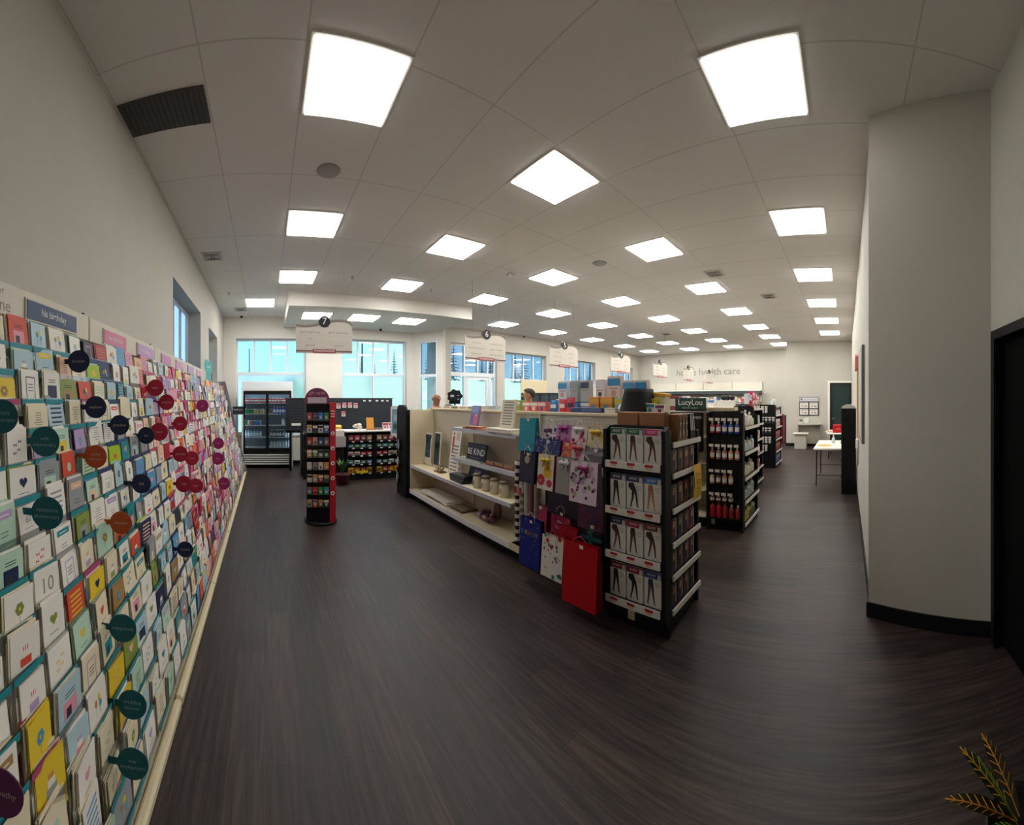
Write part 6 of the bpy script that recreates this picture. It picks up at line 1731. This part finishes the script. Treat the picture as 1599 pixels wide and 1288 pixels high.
b = MB(); b.lathe([(.09, -.1), (.1, -.08), (.1, .08), (.09, .1)], M('E2E0DC', .4), 18); o = b.build('cuff', r); o.rotation_euler = (0, R(90), 0); o.location = (0, 0, .1)
b = MB(); b.box((.0, .2, .05), (.16, .14, .1), M('D0CCC6', .45), .01); b.box((-.06, .2, .11), (.04, .1, .06), M('3A3E46', .3), .004); b.build('console_unit', r)
# dark low partition left of the block
b = MB(); b.bx(-.04, .04, -.3, .3, 0, 1.1, M('22262C', .5), .004)
for k in range(4): b.bx(-.046, -.04, -.26, .26, .2 + .22 * k, .22 + .22 * k, M('3A4048', .5))
tag(b.build('dark_partition', None, (14.2, 2.62, 0)), 'dark low partition in the far corner left of the posters', 'partition')
# things along the south wall seen edge-on
r = thing('wall_frame', 'grey framed notice board on the right wall beside the pillar', 'notice board', (4.3, YS, 1.72))
b = MB(); b.bx(-.45, .45, 0, .03, -.52, .52, M('6A6A6E', .4), .004); b.build('frame', r)
b = MB(); b.bx(-.41, .41, .03, .034, -.48, .48, M('C8C4BC', .5)); b.build('sheet', r)
r = thing('poster_strip', 'long tan poster strip with a pink top on the right wall', 'poster', (6.0, YS + .002, 1.55))
b = MB(); b.bx(-.2, .2, 0, .02, -.5, .6, M('C8A878', .55)); b.bx(-.2, .2, .02, .024, -.9, -.5, M('B8B4B0', .4)); b.bx(-.2, .2, 0, .02, -.9, -.5, M('A8A4A0', .4)); b.build('strip', r)
b = MB(); b.prism([(-.22, .6), (.22, .6), (.22, .8), (.0, .86), (-.22, .8)], 'y', 0, .05, M('C87A70', .5)); b.build('pink_top', r)
b = MB(); b.bx(-.06, .06, .001, .05, -.08, .08, WHITE, .015); tag(b.build('soap_dispenser', None, (5.6, YS, 1.0)), 'white dispenser low on the right wall', 'dispenser')

# ------------------------------------------------------------------ people
def person(lb, loc, rz, hgt, skin, shirt, hair, bald=False):
    root = thing('person', lb, 'person', loc, rz, None)
    k = hgt / 1.78
    J = [(0, 0, .95), (0, 0, 1.12), (0, .0, 1.32), (0, .0, 1.46), (0, -.01, 1.53), (0, -.02, 1.60), (0, -.025, 1.69), (0, -.02, 1.765),
         (.09, 0, .90), (.10, 0, .50), (.10, .02, .10), (.10, -.12, .035), (-.09, 0, .90), (-.10, 0, .50), (-.10, .02, .10), (-.10, -.12, .035),
         (.17, .0, 1.43), (.24, .02, 1.17), (.22, -.12, .95), (.21, -.2, .88), (-.17, .0, 1.43), (-.24, .02, 1.17), (-.22, -.12, .95), (-.21, -.2, .88)]
    Ed = [(0, 1), (1, 2), (2, 3), (3, 4), (4, 5), (5, 6), (6, 7), (0, 8), (8, 9), (9, 10), (10, 11), (0, 12), (12, 13), (13, 14), (14, 15), (3, 16), (16, 17), (17, 18), (18, 19), (3, 20), (20, 21), (21, 22), (22, 23)]
    Rr = [.15, .15, .16, .12, .06, .074, .09, .066, .09, .065, .05, .04, .09, .065, .05, .04, .065, .05, .04, .035, .065, .05, .04, .035]
    def skin_obj(name, js, es, rs, mat, infl=0.0):
        me = bpy.data.meshes.new(name)
        me.from_pydata([tuple(c * k for c in j) for j in js], es, [])
        o = bpy.data.objects.new(name, me); COL.objects.link(o)
        o.modifiers.new('skin', 'SKIN')
        ly = me.skin_vertices[0] if me.skin_vertices else None
        for i, r_ in enumerate(rs):
            me.skin_vertices[0].data[i].radius = ((r_ + infl) * k, (r_ * .82 + infl) * k)
        me.skin_vertices[0].data[0].use_root = True
        s = o.modifiers.new('sub', 'SUBSURF'); s.levels = 2; s.render_levels = 2
        me.materials.append(mat)
        for p in me.polygons: p.use_smooth = True
        return o
    import bmesh
    def with_layer(o):
        return o
    me = bpy.data.meshes.new('body')
    def build(name, idx, mat, infl):
        m = {a: i for i, a in enumerate(idx)}
        js = [J[a] for a in idx]; es = [(m[a], m[c]) for a, c in Ed if a in m and c in m]
        bm = bmesh.new()
        lay = bm.verts.layers.skin.verify()
        vs = []
        for n, a in enumerate(idx):
            v = bm.verts.new(tuple(c * k for c in J[a])); vs.append(v)
            v[lay].radius = ((Rr[a] + infl) * k, (Rr[a] * .84 + infl) * k)
            v[lay].use_root = (n == 0)
        for a, c in es: bm.edges.new((vs[a], vs[c]))
        me = bpy.data.meshes.new(name); bm.to_mesh(me); bm.free()
        me.materials.append(mat)
        o = bpy.data.objects.new(name, me); COL.objects.link(o)
        md = o.modifiers.new('skin', 'SKIN'); md.use_smooth_shade = True
        s = o.modifiers.new('sub', 'SUBSURF'); s.levels = 2; s.render_levels = 2
        o.parent = root
        return o
    body = build('body', list(range(24)), M(skin, .5), 0)
    build('shirt', [1, 2, 3, 16, 17, 20, 21], M(shirt, .8), .016)
    build('trousers', [0, 8, 9, 10, 12, 13, 14], M('2A2C34', .8), .016)
    f = MB(); f.sphere((0, -.108 * k, 1.665 * k), (.014, .02, .022), M(skin, .5), 8, 6); f.build('nose', root)
    for s in (-1, 1):
        f = MB(); f.sphere((s * .088 * k, -.012 * k, 1.67 * k), (.012, .022, .032), M(skin, .5), 8, 6); f.build('ear', root)
    for s in (-1, 1):
        f = MB(); f.sphere((s * .03 * k, -.092 * k, 1.695 * k), (.011, .008, .008), M('E8E4E0', .3), 8, 6); f.sphere((s * .03 * k, -.099 * k, 1.695 * k), .005, M('2A2420', .3), 8, 6); f.build('eye', root)
    f = MB(); f.box((0, -.092 * k, 1.62 * k), (.045, .008, .01), M('9A5A50', .5), .003); f.build('mouth', root)
    h = MB()
    if bald:
        n = 16
        h.add([((.090 + .0 * q) * k * math.cos(PI * (i / n)), (.0 + .075 * math.sin(PI * i / n)) * k, (1.66 + .045 * q) * k) for q in (0, 1) for i in range(n + 1)], [(i, i + 1, n + 2 + i, n + 1 + i) for i in range(n)], M(hair, .8), True)
    else:
        n, mm = 20, 8
        vs = []; fs = []
        for q in range(mm + 1):
            for i in range(n):
                a = 2 * PI * i / n
                back = .5 + .5 * math.sin(a)
                t0 = R(38 - 78 * back)
                t = t0 + (PI / 2 - t0) * q / mm
                vs.append((.089 * k * math.cos(t) * math.cos(a), (-.012 + .103 * math.cos(t) * math.sin(a)) * k, (1.695 + .088 * math.sin(t)) * k))
        for q in range(mm):
            for i in range(n): fs.append((q * n + i, q * n + (i + 1) % n, (q + 1) * n + (i + 1) % n, (q + 1) * n + i))
        h.add(vs, fs, M(hair, .8), True)
    h.build('hair', root)
    for s, base in ((1, J[19]), (-1, J[23])):
        hb_ = MB()
        for q in range(4):
            l = (.075, .085, .08, .062)[q]
            x = base[0] + (q - 1.5) * .018
            hb_.tube([(x * k, base[1] * k - .01, base[2] * k), (x * k, (base[1] - l * .5) * k, (base[2] - .035) * k), (x * k, (base[1] - l * .7) * k, (base[2] - .075) * k)], [.010, .009, .006], M(skin, .5), 8)
        hb_.tube([((base[0] - s * .03) * k, base[1] * k + .02, (base[2]) * k), ((base[0] - s * .05) * k, (base[1] - .03) * k, (base[2] - .02) * k), ((base[0] - s * .045) * k, (base[1] - .06) * k, (base[2] - .035) * k)], [.013, .011, .008], M(skin, .5), 8)
        hb_.build('hand', root)
    return root
person('person with short brown hair and a light blue shirt, seen in profile behind the goods', (3.86, 4.46, 0), R(-128), 1.85, 'B08468', '9AB0C8', '3A3430')
person('bald person behind the far end of the cream island, only the head showing', (3.22, 6.5, 0), R(10), 1.80, 'A8765E', '3A3A42', '8A7068', True)
# black scalloped topper of a spinner rack near the entrance
r = thing('spinner_rack', 'black spinner rack with a scalloped black topper near the entrance', 'rack', (4.15, 7.4, 0), R(-29))
b = MB(); b.lathe([(.25, 0), (.25, .03), (.03, .05), (.02, .06), (.02, 1.62), (0, 1.62)], BLACK, 20); b.build('stand', r)
b = MB(); b.prism([((.17 + .014 * math.cos(7 * t)) * math.cos(t), 1.76 + (.15 + .014 * math.cos(7 * t)) * math.sin(t)) for t in [2 * PI * i / 56 for i in range(56)]], 'y', -.02, .02, M('16181E', .4)); b.bx(-.13, .13, -.02, .02, 1.58, 1.66, M('16181E', .4)); b.build('topper', r)
b = MB(); b.bx(-.10, -.02, -.022, -.0205, 1.74, 1.79, M('C8CCD0', .5)); b.build('white_mark', r)
b = MB(); b.bx(.05, .10, -.022, -.0205, 1.77, 1.785, M('A8ACB0', .5)); b.build('white_mark', r)
b = MB(); b.bx(.06, .10, -.022, -.0205, 1.68, 1.70, M('A8ACB0', .5)); b.build('white_mark', r)
for z in (.5, .9, 1.3):
    b = MB(); b.lathe([(.2, z), (.21, z + .01), (.21, z + .03), (.02, z + .035)], BLACKM, 20); b.build('rack_tier', r)

# ------------------------------------------------------------------ potted croton in the lower right corner
random.seed(9)
r = thing('potted_croton', 'croton plant with yellow-veined dark leaves in a black pot, lower right corner', 'plant', (1.13, -.585, 0))
b = MB(); b.lathe([(.09, 0), (.10, .01), (.125, .2), (.13, .21), (.115, .21), (.11, .17), (0, .17)], M('0E0E10', .5), 20); b.build('pot', r)
def leaf(az_, el, L, w, bend, veins, col):
    b = MB(); n = 9
    A = M(col, .35)
    ca, sa = math.cos(az_), math.sin(az_)
    def pt(t, s):
        z0 = .2 + L * math.sin(el) * t - bend * L * t * t
        d = L * math.cos(el) * t + .02
        return (ca * d - sa * s, sa * d + ca * s, z0 + .25 * abs(s))
    prof = [w * (math.sin(PI * (.06 + .94 * k / n)) ** .8) for k in range(n + 1)]; prof[-1] = .0008
    prof[0] = .004
    vs = []
    for k in range(n + 1):
        t = k / n
        vs += [pt(t, -prof[k]), pt(t, 0), pt(t, prof[k])]
    fs = []
    for k in range(n):
        fs += [(3 * k, 3 * k + 1, 3 * k + 4, 3 * k + 3), (3 * k + 1, 3 * k + 2, 3 * k + 5, 3 * k + 4)]
    b.add(vs, fs, A, True)
    Y = M(veins, .4)
    up = lambda p: (p[0], p[1], p[2] + .0015)
    b.tube([up(pt(k / n, 0)) for k in range(n + 1)], .0022, Y, 5)
    for k in range(2, n):
        t = k / n
        for s in (-1, 1):
            b.tube([up(pt(t - .05, 0)), up(pt(min(1, t + .04), s * prof[k] * .85))], .0014, Y, 4)
    return b.build('leaf', r)
for i, (az_, el, L, w, bd) in enumerate([(2.5, .55, .30, .034, .3), (3.0, .9, .34, .032, .2), (1.6, 1.15, .36, .03, .1), (.9, .9, .34, .03, .2), (3.6, .45, .30, .034, .35), (2.1, .8, .30, .03, .25), (4.3, .5, .28, .034, .3), (.2, .7, .32, .03, .3), (5.2, .6, .3, .03, .3), (2.8, .25, .27, .032, .3), (1.2, .6, .3, .03, .3), (3.3, 1.2, .36, .028, .1)]):
    leaf(az_, el, L, w, bd, ['C89A28', 'B87A20', '7A9A28'][i % 3], ['1C2E16', '2A2612', '16280F'][i % 3])

# ------------------------------------------------------------------ outside, seen through the glass
b = MB(); b.bx(-60, 90, 9.95, 13.0, -.25, -.2, M('A8AAAA', .8)); b.bx(-60, -1.5, -30, 9.95, -.25, -.2, M('8A8C8C', .8)); struct(b.build('ground_outside'))
b = MB(); b.prism([(13.0, -.25), (13.0, -.2), (42.0, 4.3), (90.0, 5.5), (90.0, -.25)], 'x', 3, 120, M('CFE0A8', .9)); struct(b.build('lawn_outside'))
b = MB(); b.prism([(13.0, -.25), (13.0, -.19), (60.0, 1.2), (90.0, 1.2), (90.0, -.25)], 'x', -60, 3, M('CFE0A8', .9)); struct(b.build('lawn_outside'))
b = MB(); b.prism([(13.0, -.22), (13.0, -.17), (30.0, 2.47), (30.0, 2.42)], 'x', 11.5, 15.5, M('E4E6E2', .8)); struct(b.build('driveway_outside'))
def conifer(x, y, h, lb):
    r = thing('conifer_tree', lb, 'tree', (x, y, -.2), random.uniform(0, 6), 'conifers outside the windows')
    b = MB(); b.lathe([(.2, 0), (.12, h * .5), (.03, h)], M('4A3A2C', .9), 8); b.build('trunk', r)
    b = MB(); n = 9
    for q in range(22):
        t = q / 22; z = h * (.12 + .86 * t); rr = h * .20 * (1 - t) + .12
        for k in range(n):
            a = 2 * PI * (k + .5 * (q % 2)) / n + random.uniform(-.2, .2)
            l = rr * random.uniform(.75, 1.15)
            s = .22 * l
            p = lambda d, o, dz: (d * math.cos(a) - o * math.sin(a), d * math.sin(a) + o * math.cos(a), z + dz)
            b.add([p(0, -s * .5, 0), p(0, s * .5, 0), p(l * .6, s, -.15 * l), p(l, 0, -.34 * l), p(l * .6, -s, -.15 * l)], [(0, 1, 2, 3, 4)], M(['7292A0', '7E9CA8', '668896'][(q + k) % 3], .9))  # haze of distance put into the pale blue-grey needle colours
    b.build('foliage', r)
tn = 0
for x, y, h in ((9.5, 36, 8.5), (11.2, 37, 7.5), (13.0, 36, 9.5), (14.5, 33, 8.2), (16.2, 34, 12.0), (18.0, 33, 11.0), (20, 36, 12.5), (22.5, 34, 10), (25, 36, 12), (28, 35, 11), (31, 37, 13), (35, 36, 12), (39, 38, 13), (43, 38, 12), (48, 40, 13)):
    tn += 1
    conifer(x * 1.35, y * 1.35, h * (.95 if x < 14 else .9), f"dark conifer beyond the car park, {nth(tn)} from left through the windows")
r = thing('house', 'low grey-roofed house seen through the left window', 'building', (4.2, 48, -.2))
b = MB(); b.bx(-4.5, 4.5, 0, 7, 0, 3.0, SIDING); b.build('walls', r)
b = MB(); b.prism([(-5, 3.0), (5, 3.0), (2.0, 5.6), (1.2, 5.6)], 'y', -.4, 7.4, M('6A7480', .8)); b.build('roof', r)
b = MB(); b.lathe([(.09, 0), (.06, 7.5), (0, 7.5)], M('5A5A5A', .8), 8); tag(b.build('lamp_post', None, (-1.8, 40, -.2)), 'thin lamp post outside the left window', 'post')
b = MB(); b.lathe([(.09, 0), (.07, 10), (0, 10)], M('4A4A4A', .8), 8); tag(b.build('utility_pole', None, (8.0, 30, -.2)), 'dark utility pole outside the second window', 'post')
